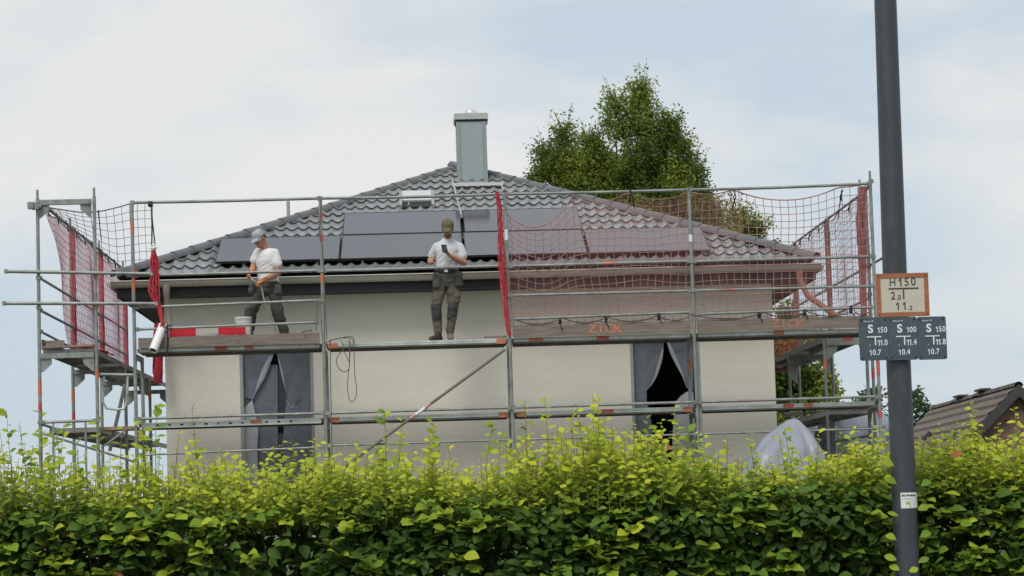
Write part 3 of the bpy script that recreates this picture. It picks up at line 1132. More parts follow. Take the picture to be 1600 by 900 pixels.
# ------------------------------------------------------------------ scaffold
BAY = 2.57
ZT, ZR, ZK, ZB = 5.972, 4.962, 4.553, 4.24        # top rail, guard rail, knee rail, toe rail
ZD0, ZD1 = 3.885, 3.962                            # upper deck
ZL0, ZL1 = 2.862, 2.938                            # lower deck
SM = [M['galv'], M['orange'], M['redpaint'], M['galv_dark'], M['signwhite']]


def jit(a):
    return random.uniform(-a, a)


def standard(parent, x, y, z0, z1, bands=(), r=.0245, foot=True, lean=0.0, pin=True):
    mb = MB()
    xt = x + lean
    mb.path([(x, y, z0), (x + lean * .5, y, (z0 + z1) / 2), (xt, y, z1)], r, 12)
    if pin:
        mb.path([(xt, y, z1), (xt, y, z1 + .12)], r * .72, 8)
    for zb, h, m in bands:
        xx = x + lean * (zb - z0) / (z1 - z0)
        mb.path([(xx, y, zb - h / 2), (xx, y, zb + h / 2)], r + .0015, 12, m)
    for zc in (ZR, ZK, ZL1 + .05):
        if z0 < zc < z1 - .05:
            xx = x + lean * (zc - z0) / (z1 - z0)
            mb.obox((xx, y - .0, zc), (.03, 0, 0), (0, .034, 0), (0, 0, .022))
    if foot:
        mb.box(x - .075, x + .075, y - .075, y + .075, z0 - .012, z0)
    return mb.build('standard', SM, parent, smooth=True)


def rail(parent, p0, p1, r=.0205, name='guard_rail', m=None, sag=0.0, bands=()):
    mb = MB()
    p0, p1 = Vector(p0), Vector(p1)
    pts = [p0.lerp(p1, t) + Vector((0, 0, -sag * math.sin(math.pi * t))) for t in (0, .25, .5, .75, 1)]
    mb.path(pts, r, 10)
    d = (p1 - p0).normalized()
    for t, l, mm in bands:
        c = p0.lerp(p1, t)
        mb.path([c - d * l / 2, c + d * l / 2], r + .0012, 10, mm)
    for p, s in ((p0, 1), (p1, -1)):      # hammered flat ends with the wedge
        mb.obox(p + d * s * .012 + Vector((0, 0, 0)), d * .02, d.cross(Vector((0, 0, 1))).normalized() * .026, (0, 0, .027))
    return mb.build(name, SM if m is None else m, parent, smooth=True)


def deck(parent, x0, x1, y0, y1, z0, z1, ends=(1, 1), holes=False, marks=(), n=2):
    """steel planks side by side between x0 and x1"""
    for q in range(n):
        a = y0 + (y1 - y0) * q / n + .003
        b = y0 + (y1 - y0) * (q + 1) / n - .003
        mb = MB()
        t = .004
        mb.box(x0 + .03, x1 - .03, a, b, z1 - t, z1, 0)
        if holes and q == 0:
            hx = [x0 + .25 + k * .165 for k in range(int((x1 - x0 - .4) / .165))]
            zc = (z0 + z1) / 2
            cur = x0 + .03
            mb.box(x0 + .03, x1 - .03, a, a + t, z0, zc - .013, 0)
            mb.box(x0 + .03, x1 - .03, a, a + t, zc + .013, z1 - t, 0)
            for k, h in enumerate(hx):
                w = .014 if k % 2 else .022
                mb.box(cur, h - w, a, a + t, zc - .013, zc + .013, 0)
                cur = h + w
            mb.box(cur, x1 - .03, a, a + t, zc - .013, zc + .013, 0)
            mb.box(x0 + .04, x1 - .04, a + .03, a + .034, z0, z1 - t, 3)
        else:
            mb.box(x0 + .03, x1 - .03, a, a + t, z0 + .022, z1 - t, 0)
            mb.box(x0 + .03, x1 - .03, a - .004, a + t, z0 + .05, z0 + .056, 0)
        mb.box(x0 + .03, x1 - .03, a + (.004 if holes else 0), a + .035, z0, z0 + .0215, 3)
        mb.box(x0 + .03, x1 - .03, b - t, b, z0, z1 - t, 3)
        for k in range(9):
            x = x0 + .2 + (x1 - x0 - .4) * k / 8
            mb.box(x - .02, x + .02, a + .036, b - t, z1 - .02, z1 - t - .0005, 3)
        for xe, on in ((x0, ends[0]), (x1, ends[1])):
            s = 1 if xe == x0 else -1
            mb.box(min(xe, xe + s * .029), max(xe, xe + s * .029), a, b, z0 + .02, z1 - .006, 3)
            if on and q == 0:
                mb.box(min(xe + s * .035, xe + s * .16), max(xe + s * .035, xe + s * .16), a - .008, a - .0045, z0 + .004, z1 - .002, 1)
        if q == 0:
            for xm, w, mm in marks:
                mb.box(xm - w / 2, xm + w / 2, a - .008, a - .0045, z0 + .026, z1 - .004, mm)
        mb.build('deck_plank', [M['galv_light'], M['orange'], M['redpaint'], M['galv_dark']], parent)


def toe_board(parent, x0, x1, y, z0, z1, tilt=0.0):
    mb = MB()
    n = 12
    t = .03
    top = [(x0 + (x1 - x0) * k / n, z1 + jit(.003) + tilt * k / n) for k in range(n + 1)]
    for k in range(n):
        xa, za = top[k]
        xb, zb = top[k + 1]
        mb.quad((xa, y, z0), (xb, y, z0), (xb, y, zb), (xa, y, za))
        mb.quad((xa, y + t, z0), (xa, y + t, za), (xb, y + t, zb), (xb, y + t, z0))
        mb.quad((xa, y, za), (xb, y, zb), (xb, y + t, zb), (xa, y + t, za))
        mb.quad((xa, y, z0), (xa, y + t, z0), (xb, y + t, z0), (xb, y, z0))
    mb.quad((x0, y, z0), (x0, y, top[0][1]), (x0, y + t, top[0][1]), (x0, y + t, z0))
    mb.quad((x1, y, z0), (x1, y + t, z0), (x1, y + t, top[-1][1]), (x1, y, top[-1][1]))
    return mb.build('toe_board', M['wood'], parent)


SG = 'scaffold runs around the house'
front = thing('scaffold', (5.14, 0.36, 1.25), 'long four-bay steel scaffold run across the street front of the house', 'scaffold', SG)
bands = {0: [(5.62, .16, 1), (4.9, .3, 1)], 1: [(5.72, .1, 1), (5.42, .1, 2), (4.85, .14, 1), (2.7, .2, 0)],
         2: [(5.40, .15, 4)], 3: [(5.29, .10, 4)], 4: [(3.4, .2, 2), (2.75, .1, 2)]}
for k in range(5):
    standard(front, k * BAY, 0, 1.262, 6.0 if k < 4 else 6.06, [b for b in bands[k] if b[2]], lean=jit(.012), pin=(k == 4))
    standard(front, k * BAY + .0, .73, 1.262, 3.88 if k < 4 else 6.05, [(3.55, .14, 1)] if k in (3,) else [], pin=(k == 4))
    # transom under each deck with gusset plates
    for z in (ZD0 - .035, ZL0 - .035):
        mb = MB()
        x = k * BAY
        mb.box(x - .025, x + .025, .026, .704, z - .03, z + .03)
        for y, s in ((.026, 1), (.704, -1)):
            mb.add([(x - .006, y, z - .03), (x - .006, y + s * .16, z - .03), (x - .006, y, z - .24), (x + .006, y, z - .03), (x + .006, y + s * .16, z - .03), (x + .006, y, z - .24)],
                   [(0, 1, 2), (3, 5, 4), (0, 3, 4, 1), (1, 4, 5, 2), (2, 5, 3, 0)])
        mb.build('transom', M['galv'], front)
e = .03
for k in range(4):
    x0, x1 = k * BAY + e, (k + 1) * BAY - e
    z = ZT + jit(.008)
    rail(front, (k * BAY if k else .0, .0, ZT + (0.0 if k < 3 else .0)), (x1 + .02, .0, ZT + (.0 if k < 3 else .03)), .021, 'top_rail', sag=.012 if k % 2 else .006)
    rail(front, (x0, -.0, ZR - .002), (x1, -.0, ZR + (.006)), bands=[(.55, .16, 1)] if k == 2 else [])
    if k != 1:
        rail(front, (x0, .0, ZK - .03 + .03 * (k > 0)), (x1, .0, ZK + jit(.006)), .0185, bands=[(.2, .1, 2)] if k == 3 else [])
        rail(front, (x0, .0, ZB - .02), (x1, .0, ZB + .012), .0185)
    deck(front, x0, x1, .03, .67, ZD0, ZD1, (0, 0) if k != 1 else (1, 1), marks={0: [(1.17, .17, 2), (1.55, .13, 1)], 1: [], 2: [(6.43, .17, 2), (5.5, .2, 1)], 3: [(8.9, .14, 1)]}[k])
    rail(front, (x0, -.03, ZL1 + .055), (x1, -.03, ZL1 + .058), .02, 'ledger')
    deck(front, x0, x1, .03, .67, ZL0, ZL1, (0, 0) if k in (0, 3) else (1, 1), holes=(k == 0), marks={0: [(1.62, .15, 1)], 1: [], 2: [(6.46, .17, 2), (7.5, .0, 1)], 3: [(9.0, .15, 2), (9.28, .13, 1)]}[k])
    if k:
        rail(front, (x0, .0, 2.55), (x1, .0, 2.55), .015, 'ledger')
    else:
        rail(front, (x0, .0, 2.50), (x1, .0, 2.53), .015, 'ledger')
tb1 = toe_board(front, .05, 2.52, -.032, ZD1 - .003, 4.098, .01)
tb3 = toe_board(front, 5.18, 7.66, -.032, ZD1 + .004, 4.13)
tb4 = toe_board(front, 7.75, 10.2, -.032, ZD1 + .004, 4.135)
M['stencil'] = mat('faded_orange_stencil', (0.48, 0.19, 0.10), 0.85, 0, 0.3, 30, col2=(0.26, 0.2, 0.16), patch=0.35)
M['stencil2'] = mat('very_faded_stencil', (0.36, 0.18, 0.115), 0.85, 0, 0.3, 30, col2=(0.2, 0.165, 0.14), patch=0.4)
M['stencil3'] = mat('worn_red_stencil', (0.235, 0.135, 0.105), 0.85, 0, 0.3, 30, col2=(0.195, 0.16, 0.135), patch=0.9)


def stencil(board, px0, px1, py, m, body='ZICK'):
    c0, c1 = at(px0, py, -.035), at(px1, py, -.035)
    n = len(body)
    for i, ch in enumerate(body):
        x = c0.x + (c1.x - c0.x) * (i + .5) / n
        text(ch, 'stencil_letter', (x, -.0335, c0.z + (c1.z - c0.z) * (i + .5) / n), .155, m, board, .001, sx=1.12, bold=.007)


stencil(tb3, 919, 972, 514, M['stencil'])
stencil(tb4, 1205, 1256, 506, M['stencil2'])
stencil(tb1, 338, 385, 530, M['stencil3'])
# long tubes clamped across the corner
for (xa, ya), (xb, yb) in (((8, 424), (238, 428)), ((5, 474), (246, 474.5))):
    rail(front, at(xa, ya, -.055), at(xb, yb, -.055), .0245, 'corner_tube')
# diagonal brace
p0, p1 = at(789, 546, -.045), at(592, 690, -.045)
d = (p1 - p0)
mb = MB()
pe = p0 + d * ((BAY + .03 - p0.x) / d.x)
mb.path([p0, pe], .021, 10)
pm = p0 + d * .672
dn = d.normalized()
mb.path([pm - dn * .17, pm + dn * .17], .0222, 10, 1)
mb.path([pm - dn * .08, pm + dn * .08], .0226, 10, 2)
mb.build('diagonal_brace', [mat('dull_steel', (0.16, 0.155, 0.13), .55, .2, .25, 6), mat('faded_pink_paint', (.55, .27, .25), .6), M['signwhite']], front, smooth=True)
# perforated head plate beside the fourth row
mb = MB()
mb.box(3 * BAY + .03, 3 * BAY + .07, .02, .025, 2.0, 3.83)
mb.build('side_plate', M['galv'], front)

# --- return run along the house side at the left of the photo
left = thing('scaffold', (-.9, 4.2, 1.25), 'side scaffold run whose open end frame stands beyond the house corner, with net and ladder', 'scaffold', SG)
LX0, LX1 = -1.30, -.525
LY = [0.0, 2.8, 5.6, 8.35]
lb = {0: [(3.45, .2, 1), (3.2, .12, 2)], 1: [(3.5, .2, 1), (3.2, .12, 2)], 2: [], 3: []}
for i, y in enumerate(LY):
    standard(left, LX0, y, 1.262, 6.06, lb[i] if i < 2 else [], lean=.02 if i == 0 else 0)
    standard(left, LX1, y, 1.262, 6.07 if i == 0 else 3.9, [(3.62, .14, 1)] if i < 3 else [], lean=.012 if i == 0 else 0, pin=(i == 0))
    for z in ([ZD0 + .005, 6.0] if i == 0 else [ZD0 - .03]):
        mb = MB()
        zz = z
        mb.box(LX0 + .026, LX1 - .026, y - .03, y + .03, zz - .035, zz + .035)
        for x, s in ((LX0 + .026, 1), (LX1 - .026, -1)):
            w, h = .15, .22
            mb.add([(x, y - .006, zz - .035), (x + s * w, y - .006, zz - .035), (x + s * w, y - .006, zz - .11), (x + s * .03, y - .006, zz - h), (x, y - .006, zz - h),
                    (x, y + .006, zz - .035), (x + s * w, y + .006, zz - .035), (x + s * w, y + .006, zz - .11), (x + s * .03, y + .006, zz - h), (x, y + .006, zz - h)],
                   [(0, 1, 2, 3, 4), (9, 8, 7, 6, 5), (0, 5, 6, 1), (1, 6, 7, 2), (2, 7, 8, 3), (3, 8, 9, 4), (4, 9, 5, 0)])
        mb.build('end_frame' if i == 0 else 'transom', M['galv'], left)


def deck_y(parent, x0, x1, y0, y1, z0, z1, n=2, name='deck_plank'):
    for q in range(n):
        a = x0 + (x1 - x0) * q / n + .003
        b = x0 + (x1 - x0) * (q + 1) / n - .003
        mb = MB()
        mb.box(a + .012, b - .012, y0, y1, z1 - .012, z1 - .002, 1)
        mb.box(a, a + .0115, y0, y1, z0, z1, 0)
        mb.box(b - .0115, b, y0, y1, z0, z1, 0)
        for k in range(4):
            y = y0 + (y1 - y0) * (k + .5) / 4
            mb.box(a + .012, b - .012, y - .025, y + .025, z1 - .045, z1 - .0121, 0)
        mb.box(a + .0116, b - .0116, y0, y0 + .012, z0 + .01, z1 - .0125, 0)
        mb.build(name, [M['galv'], M['plank']], parent)


for i in range(3):
    y0, y1 = LY[i] + .035, LY[i + 1] - .035
    deck_y(left, LX0 + .05, LX1 - .03, y0, y1, ZD0 + .03, ZD1 + .02)
    deck_y(left, LX0 + .05, LX1 - .03, y0 + (.4 if i == 0 else 0), y1, ZL0 - .02, ZL1 - .02)
    for z, nm in ((6.02, 'top_rail'), (4.965, 'guard_rail'), (4.52, 'guard_rail')):
        rail(left, (LX0 + .03, y0, z), (LX0 + .03, y1, z), .02, nm)
    rail(left, (LX0 + .03, y0, 4.23), (LX0 + .03, y1, 4.2), .018)
    rail(left, (LX0 + .03, y0, 2.96), (LX0 + .03, y1, 2.9), .018, 'ledger')
    mb = MB()
    mb.box(LX0 + .035, LX0 + .062, y0, y1, ZD1 + .022, 4.12)
    mb.build('toe_board', M['wood'], left)
mb = MB()
mb.box(LX0 + .1, LX0 + .35, -.01, .02, ZD1 + .035, 4.1)
mb.path([(LX0 + .05, -.02, ZD1 + .04), (LX1 - .05, -.02, ZD1 + .05)], .017, 8)
mb.build('toe_board', M['wood'], left)
rail(left, (LX0 + .03, 0, 2.985), (LX1 - .03, 0, 2.99), .02)
mb = MB()
for x in (LX0 + .18, LX1 - .16):
    mb.path([(x, 0, 2.97), (x, 0, 2.05)], .014, 8)
mb.path([(LX0 + .03, 0, 2.05), (LX1 - .03, 0, 2.05)], .018, 8)
mb.build('end_guard', M['galv'], left, smooth=True)
rail(left, (LX0 + .02, -.03, 2.84), (-.02, .3, 2.40), .016, 'diagonal_brace')
# clamp with a short tube at the top of the outer corner
mb = MB()
mb.path([(LX0 - .1, -.05, 5.955), (LX0 + .08, -.05, 5.94)], .03, 8)
mb.obox((LX0 - .06, -.06, 5.955), (.04, 0, 0), (0, .04, 0), (0, 0, .045))
mb.obox((LX0 + .0, -.045, 5.95), (.05, 0, 0), (0, .035, 0), (0, 0, .05))
mb.build('clamp', M['galv'], left, smooth=True)
# bracket tube, hanging stirrup ladder step and timber bracket between the end frame and the front run
rail(left, at(153, 585, .05), at(212, 586, .05), .022, 'ledger')
ladder = thing('access_ladder', at(190, 760, .5), 'steel ladder with bent stirrup hanging between the open end frame and the front run', 'ladder')
mb = MB()
a, b = at(163, 588, .25), at(200, 585, .25)
mb.path([a, at(160, 605, .25), at(161, 628, .25), at(166, 638, .25), at(180, 640, .25), at(194, 639, .25), at(198, 628, .25), b], .016, 8)
mb.build('stirrup', M['galv_light'], ladder, smooth=True)
mb = MB()
for o_ in (0, 14):
    mb.path([at(194 + o_ * .2, 600, .55 + o_ * .02), at(170 + o_ * .2, 705, .55 + o_ * .02)], .014, 8)
mb.build('stile', M['galv'], ladder, smooth=True)
for k in range(7):
    mb = MB()
    y = 612 + k * 13
    x = 194 - (y - 600) * 24 / 105
    mb.path([at(x, y, .55), at(x + 2.8, y, .83)], .011, 6)
    mb.build('rung', M['galv'], ladder, smooth=True)
mb = MB()
a, b = at(157, 670, .12), at(211, 668, .12)
mb.obox((a + b) / 2 + Vector((0, .25, 0)), ((b - a).x / 2, 0, 0), (0, .25, 0), (0, 0, .022))
mb.build('timber_landing', mat('raw_timber', (.30, .20, .12), .8, 0, .25, 6), left)
mb = MB()
mb.path([at(158, 700, .1), at(197, 672, .1)], .012, 6)
mb.build('bracket_strut', M['galv'], left)

# --- return run at the other side
right = thing('scaffold', (10.1, 4.5, 1.25), 'side scaffold run behind the hydrant sign post, its deck seen from below', 'scaffold', SG)
RX0, RX1 = 9.76, 10.46
RY = [1.2, 4.27, 7.34]
for i, y in enumerate(RY):
    standard(right, RX1, y, 1.262, 6.1, [(3.4, .15, 2)] if i == 0 else [], pin=False)
    standard(right, RX0, y, 1.262, 3.9, [(3.55, .16, 1)] if i == 0 else [], pin=False)
    mb = MB()
    z = ZD0 - .03
    mb.box(RX0 + .026, RX1 - .026, y - .028, y + .028, z - .035, z + .035)
    for x, s in ((RX0 + .026, 1), (RX1 - .026, -1)):
        mb.add([(x, y - .006, z - .035), (x + s * .17, y - .006, z - .035), (x + s * .15, y - .006, z - .13), (x, y - .006, z - .26), (x, y + .006, z - .035), (x + s * .17, y + .006, z - .035), (x + s * .15, y + .006, z - .13), (x, y + .006, z - .26)],
               [(0, 1, 2, 3), (7, 6, 5, 4), (0, 4, 5, 1), (1, 5, 6, 2), (2, 6, 7, 3), (3, 7, 4, 0)])
    mb.build('transom', M['galv'], right)
for i in range(2):
    y0, y1 = RY[i] + .03, RY[i + 1] - .03
    deck_y(right, RX0 + .02, RX1 - .05, y0, y1, ZD0 + .0, ZD1 + .01)
    for z, nm in ((4.965, 'guard_rail'), (4.50, 'guard_rail'), (ZL1 - .02, 'ledger'), (2.5, 'ledger')):
        rail(right, (RX1, y0, z), (RX1, y1, z), .019, nm)
    deck_y(right, RX0 + .02, RX1 - .05, y0, y1, ZL0 - .06, ZL1 - .06)
rail(right, (4 * BAY + .03, .03, 6.04), (RX1, RY[0], 6.07), .02, 'top_rail')
rail(right, (RX1, RY[0], 6.07), (RX1, RY[2], 6.07), .021, 'top_rail')
rail(right, (RX1, .03, 4.97), (RX1, RY[0] - .03, 4.965), .019)
rail(right, (9.2, 1.2, 2.60), (10.6, 1.2, 2.60), .02, 'ledger')
rail(right, (RX0, 1.2, 2.2), (RX1, 1.2, 2.42), .017, 'diagonal_brace')
rail(right, (RX0 - .1, 4.2, 2.95), (RX1 + .05, 1.3, 2.9), .02, 'diagonal_brace')
mb = MB()
mb.path([(RX1 + .16, .35, 1.26), (RX1 + .16, .35, 3.35)], .022, 10, 0)
mb.path([(RX1 + .16, .35, 3.33), (RX1 + .16, .35, 3.62)], .0225, 10, 1)
mb.path([(RX1 + .0, .35, 2.9), (RX1 + .2, .35, 2.9)], .03, 8, 0)
mb.build('short_post', [M['galv'], M['redpaint']], right, smooth=True)
mb = MB()
mb.obox(at(1324, 529, .9), (.07, 0, 0), (0, .03, 0), (0, 0, .03))
mb.build('red_end_tab', M['redpaint'], right)


# ------------------------------------------------------------------ nets
def cords(mb, P, us, vs, r, nseg_u=None, nseg_v=None, m=0):
    """square mesh of knotted cord over the surface P(u, v)"""
    ku = nseg_u or max(2, len(us) - 1)
    kv = nseg_v or max(2, len(vs) - 1)
    u0, u1, v0, v1 = us[0], us[-1], vs[0], vs[-1]
    for u in us:
        pts = [P(u, v0 + (v1 - v0) * k / kv) for k in range(kv + 1)]
        mb.path([p for p in pts if p is not None], r, 3, m, False)
    for v in vs:
        pts = [P(u0 + (u1 - u0) * k / ku, v) for k in range(ku + 1)]
        mb.path([p for p in pts if p is not None], r, 3, m, False)


def net(label, P, nu, nv, mats_, r=.0055, veil=None, veil_uv=(0, 1, 0, 1), top_rope=True, group='safety nets on the scaffold', rope_r=.009, loc=None):
    root = thing('safety_net', loc or P(.5, 0), label, 'safety net', group)
    mb = MB()
    cords(mb, P, [i / nu for i in range(nu + 1)], [j / nv for j in range(nv + 1)], r)
    mb.build('net_mesh', mats_, root, smooth='all', kind='stuff', fix=False)
    if top_rope:
        mb = MB()
        mb.path([P(i / 60, 0) for i in range(61)], rope_r, 6)
        mb.build('border_rope', mats_, root, smooth='all')
    if veil:
        a, b, c, d = veil_uv
        mb = MB()
        nn = 40
        mb.grid([[P(a + (b - a) * i / nn, c + (d - c) * j / nn) + Vector((0, .012, 0)) for i in range(nn + 1)] for j in range(nn + 1)])
        mb.build('debris_sheet', veil, root, smooth='all', fix=False)
    return root


# front net over the third and fourth bays: hung at a few points of the top rail, scalloped between
hang = [(5.08, 5.78), (6.10, 5.965), (6.84, 5.965), (7.69, 5.95), (8.35, 5.97), (9.85, 5.97), (10.22, 6.02)]
sags = [.36, .13, .10, .05, .17, .02]


def top_z(x):
    for (xa, za), (xb, zb), s in zip(hang, hang[1:], sags):
        if x <= xb:
            t = (x - xa) / (xb - xa)
            return za + (zb - za) * t - s * 4 * t * (1 - t)
    return hang[-1][1]


def Pfront(u, v):
    x = 5.08 + u * (10.22 - 5.08)
    zt = top_z(x)
    flat = 5.86
    w = max(0.0, 1 - v * 2.2)
    z0 = zt * w + (min(flat, zt + .1)) * (1 - w)
    droop = .13 * math.exp(-((x - 5.75) / .4) ** 2) * math.sin(math.pi * min(1, v)) * (1.3 - v)
    z = z0 + (4.06 - z0) * v - droop
    pull = math.exp(-max(0, x - 5.08) / .35) * .12 * math.sin(v * 7)
    y = .055 + .05 * math.sin(math.pi * v) + .03 * noise.noise(Vector((x * 1.7, z * 1.3, 3)))
    x2 = x + .065 * noise.noise(Vector((x * 1.1, z * 1.9, 8))) * (1 - abs(2 * u - 1)) + pull * (1 - u) * .3
    z2 = z + .055 * noise.noise(Vector((x * 1.5, z * 1.5, 13))) * min(1, v * 5)
    return Vector((x2, y, z2))


fn = net('wide red safety net hung in scallops between gathered net and hydrant sign', Pfront, 46, 17, M['netpink'], .0052, M['veil'], (0, .66, 0.0, 1))
nnm = 30
mb = MB()
mb.grid([[Pfront(.66 + .34 * i / nnm, .40 + .60 * j / nnm) + Vector((0, .012, 0)) for i in range(nnm + 1)] for j in range(nnm + 1)])
mb.build('debris_sheet', M['veil_right'], fn, smooth='all', fix=False)
for px, py in ((875, 503), (947, 498), (1030, 492), (1187, 490), (1258, 486), (1330, 481)):
    c = at(px, py, -.03)
    mb = MB()
    for q in range(2):
        pts = [c + Vector((jit(.008) + (q - .5) * .02, -.028 * math.cos(a) + .03, .05 * math.sin(a) - .02)) for a in [2 * math.pi * k / 10 for k in range(11)]]
        mb.path(pts, .009, 5)
    mb.path([c + Vector((.0, -.03, -.04)), c + Vector((.015, -.035, -.09)), c + Vector((.035, -.035, -.12))], .007, 5)
    mb.build('net_tie', M['black'], fn, smooth='all')
mb = MB()   # lower border rope looped between the ties
xs_ = [5.2, 5.88, 6.5, 7.2, 7.68, 8.7, 9.3, 9.95, 10.2]
pts = []
for a, b in zip(xs_, xs_[1:]):
    for k in range(8):
        t = k / 8
        pts.append(Vector((a + (b - a) * t, -.045, 4.215 - .075 * 4 * t * (1 - t))))
mb.path(pts, .007, 5)
mb.build('border_rope', M['rope'], fn, smooth='all')
for px, py in ((985, 299), (1147, 303), (1315, 300)):
    c = at(px, py, .0)
    mb = MB()
    for q in range(3):
        mb.path([c + Vector((jit(.02), -.03, .02)), c + Vector((jit(.025), -.02, -.05)), c + Vector((jit(.05), .02, -.13 - .05 * q))], .008, 5)
    mb.build('net_tie', M['black'], fn, smooth='all')


def bunch(label, profile, n, material, group='gathered net bundles', r=.0075, seed=0, flat=.6):
    """a net gathered into a hanging bundle: many cords within a radius profile (point, radius)"""
    rs = random.Random(seed)
    root = thing('gathered_net', profile[0][0], label, 'net bundle', group)
    mb = MB()
    for k in range(n):
        a, q = rs.uniform(0, 6.28), math.sqrt(rs.random())
        pts = []
        for i, (p, rad) in enumerate(profile):
            w = rs.uniform(-.25, .25)
            rr = rad * q
            pts.append(Vector(p) + Vector((math.cos(a + w) * rr, math.sin(a + w) * rr * flat, rs.uniform(-.01, .01))))
        fine = []
        for i in range(len(pts) - 1):
            for t in (0, .33, .66):
                fine.append(pts[i].lerp(pts[i + 1], t) + Vector((rs.uniform(-.008, .008), rs.uniform(-.008, .008), 0)))
        fine.append(pts[-1])
        mb.path(fine, r * rs.uniform(.7, 1.3), 4, 0, False)
    mb.build('net_cords', material, root, smooth='all', kind='stuff', fix=False)
    return root


def prof(pxs, Y):
    return [(at(x, y, Y), r) for x, y, r in pxs]


bunch('bright red net gathered into a hanging bundle beside the post next to the phone user',
      prof([(777, 300, .030), (780, 322, .034), (781, 350, .038), (782, 378, .042), (783, 400, .062), (785, 420, .068), (787, 445, .06), (789, 470, .05), (791, 495, .035), (794, 515, .025), (796, 525, .02)], -.03), 20, M['netred'], seed=1, r=.0040)
bunch('bright red net bundle tied with a white knot at the corner of the gutter',
      prof([(240, 388, .02), (240, 400, .045), (241, 412, .07), (241, 425, .05), (240, 440, .075), (240, 455, .085), (242, 466, .06), (245, 474, .035), (250, 486, .025), (254, 505, .03), (250, 520, .02)], -.05), 24, M['netred'], seed=2)
bunch('faded red net wrapped around the corner post behind the hydrant sign',
      prof([(1350, 292, .04), (1346, 312, .065), (1345, 340, .07), (1346, 370, .075), (1347, 395, .065), (1348, 430, .05), (1349, 470, .05), (1350, 500, .04), (1350, 530, .03)], .70), 58, M['netrust'], seed=3, r=.008)
bunch('bright red net strip hanging below the deck close to the house corner',
      prof([(247, 505, .05), (247, 530, .07), (247, 555, .075), (247, 580, .075), (248, 598, .06)], 1.15), 40, M['netred'], seed=4, r=.007)
mb = MB()    # rope and knot above the left bundle
k0 = at(236, 318, -.04)
for dx in (-.02, .02):
    mb.path([k0, at(238 + dx * 40, 350, -.04), at(240 + dx * 150, 388, -.04)], .008, 6)
for q in range(5):
    c = at(240, 386, -.06) + Vector((jit(.03), jit(.01), jit(.03)))
    mb.ball(c, .028, .02, .022, 1, 8)
mb.obox(at(235, 319, -.03), (.03, 0, 0), (0, .04, 0), (0, 0, .035), 0)
tag(mb.build('tie_rope', [M['rope'], M['signwhite']], None, smooth='all'), 'dark rope with white knot hanging from the top rail to the corner net bundle', 'rope')


# corner net in the front plane beyond the house corner
def Pcorner(u, v):
    x = -1.22 + u * 1.5
    zt = 5.955 - .10 * math.sin(math.pi * min(1, u / .8)) + .02 * u
    zb = 5.90 - (5.90 - 5.07) * min(1.0, u / .62) ** .9
    z = zt + (zb - zt) * v
    x2 = x + .09 * v * (1 - u) + .02 * noise.noise(Vector((x * 2, z * 2, 1)))
    return Vector((x2, .05 + .1 * math.sin(math.pi * u) * v, z + .015 * noise.noise(Vector((x * 3, z * 3, 5)))))


net('dark loose corner net hanging beside the first tall post, sky behind it', Pcorner, 14, 8, M['netdark'], .0042)
mb = MB()
c = at(154, 328, .03)
mb.path([c, c + Vector((.01, 0, -.2)), c + Vector((.03, .0, -.42))], .008, 5)
tag(mb.build('tie_rope', M['rope'], None), 'short dark rope end dangling in the corner net above the tubes', 'rope')


# side net along the left return run
def Pleft(u, v):
    y0 = .15 + 2.3 * (1 - math.exp(-v * 2.3))
    y = y0 + (8.3 - y0) * u
    z = 5.99 + (3.99 - 5.99) * v
    sag = .07 * abs(math.sin(math.pi * (y / 1.4))) * (1 - v) ** 2
    return Vector((LX0 + .07 + .05 * math.sin(math.pi * v) * math.sin(y * 2.2) + .03 * noise.noise(Vector((y, z, 2))), y, z - sag + .02 * noise.noise(Vector((y * 2, z * 2, 7)))))


ln = net('pink side net stretched along the return run, receding toward the house corner', Pleft, 56, 18, M['netdark'], .0036, M['veil_left'])
for i, y in enumerate(LY[1:]):
    rs = random.Random(20 + i)
    mb = MB()
    for k in range(18):
        a = rs.uniform(0, 6.28)
        rr = .012 * math.sqrt(rs.random()) + .022
        pts = [Vector((LX0 + .03 + math.cos(a + rs.uniform(-.3, .3)) * rr, y + math.sin(a) * rr, 6.0 - 2.05 * q / 12)) for q in range(13)]
        mb.path(pts, .009, 4, 0, False)
    mb.build('net_fold', M['netred'], ln, smooth='all', kind='stuff', fix=False)
for q in range(9):     # black hooks along its upper rope
    y = .5 + q * .8
    mb = MB()
    c = Vector((LX0 + .05, y, 6.0))
    mb.path([c + Vector((0, 0, .04)), c + Vector((.02, .02, -.03)), c + Vector((.03, .03, -.12))], .011, 5)
    mb.build('net_tie', M['black'], ln)
mb = MB()     # heap of net fallen on the deck
rs = random.Random(5)
for k in range(26):
    c = Vector((LX0 + .25 + rs.uniform(-.08, .35), 1.2 + rs.uniform(-.3, 1.2), ZD1 + .05))
    mb.path([c + Vector((rs.uniform(-.14, .14), rs.uniform(-.2, .2), rs.uniform(0, .1))) for _ in range(6)], .012, 4, 0, False)
tag(mb.build('fallen_net', M['netred'], None, smooth='all'), 'small heap of red net lying on the open end of the side deck', 'net heap')


# side net along the other return run
def Pright(u, v):
    y = .7 + 6.6 * u
    z = 6.05 + (4.0 - 6.05) * v
    sag = .10 * abs(math.sin(math.pi * ((y - .7) / 1.1))) * (1 - v) ** 2
    return Vector((RX1 - .06 + .05 * math.sin(math.pi * v) * math.sin(y * 2.3), y, z - sag + .02 * noise.noise(Vector((y * 2, z * 2, 17)))))


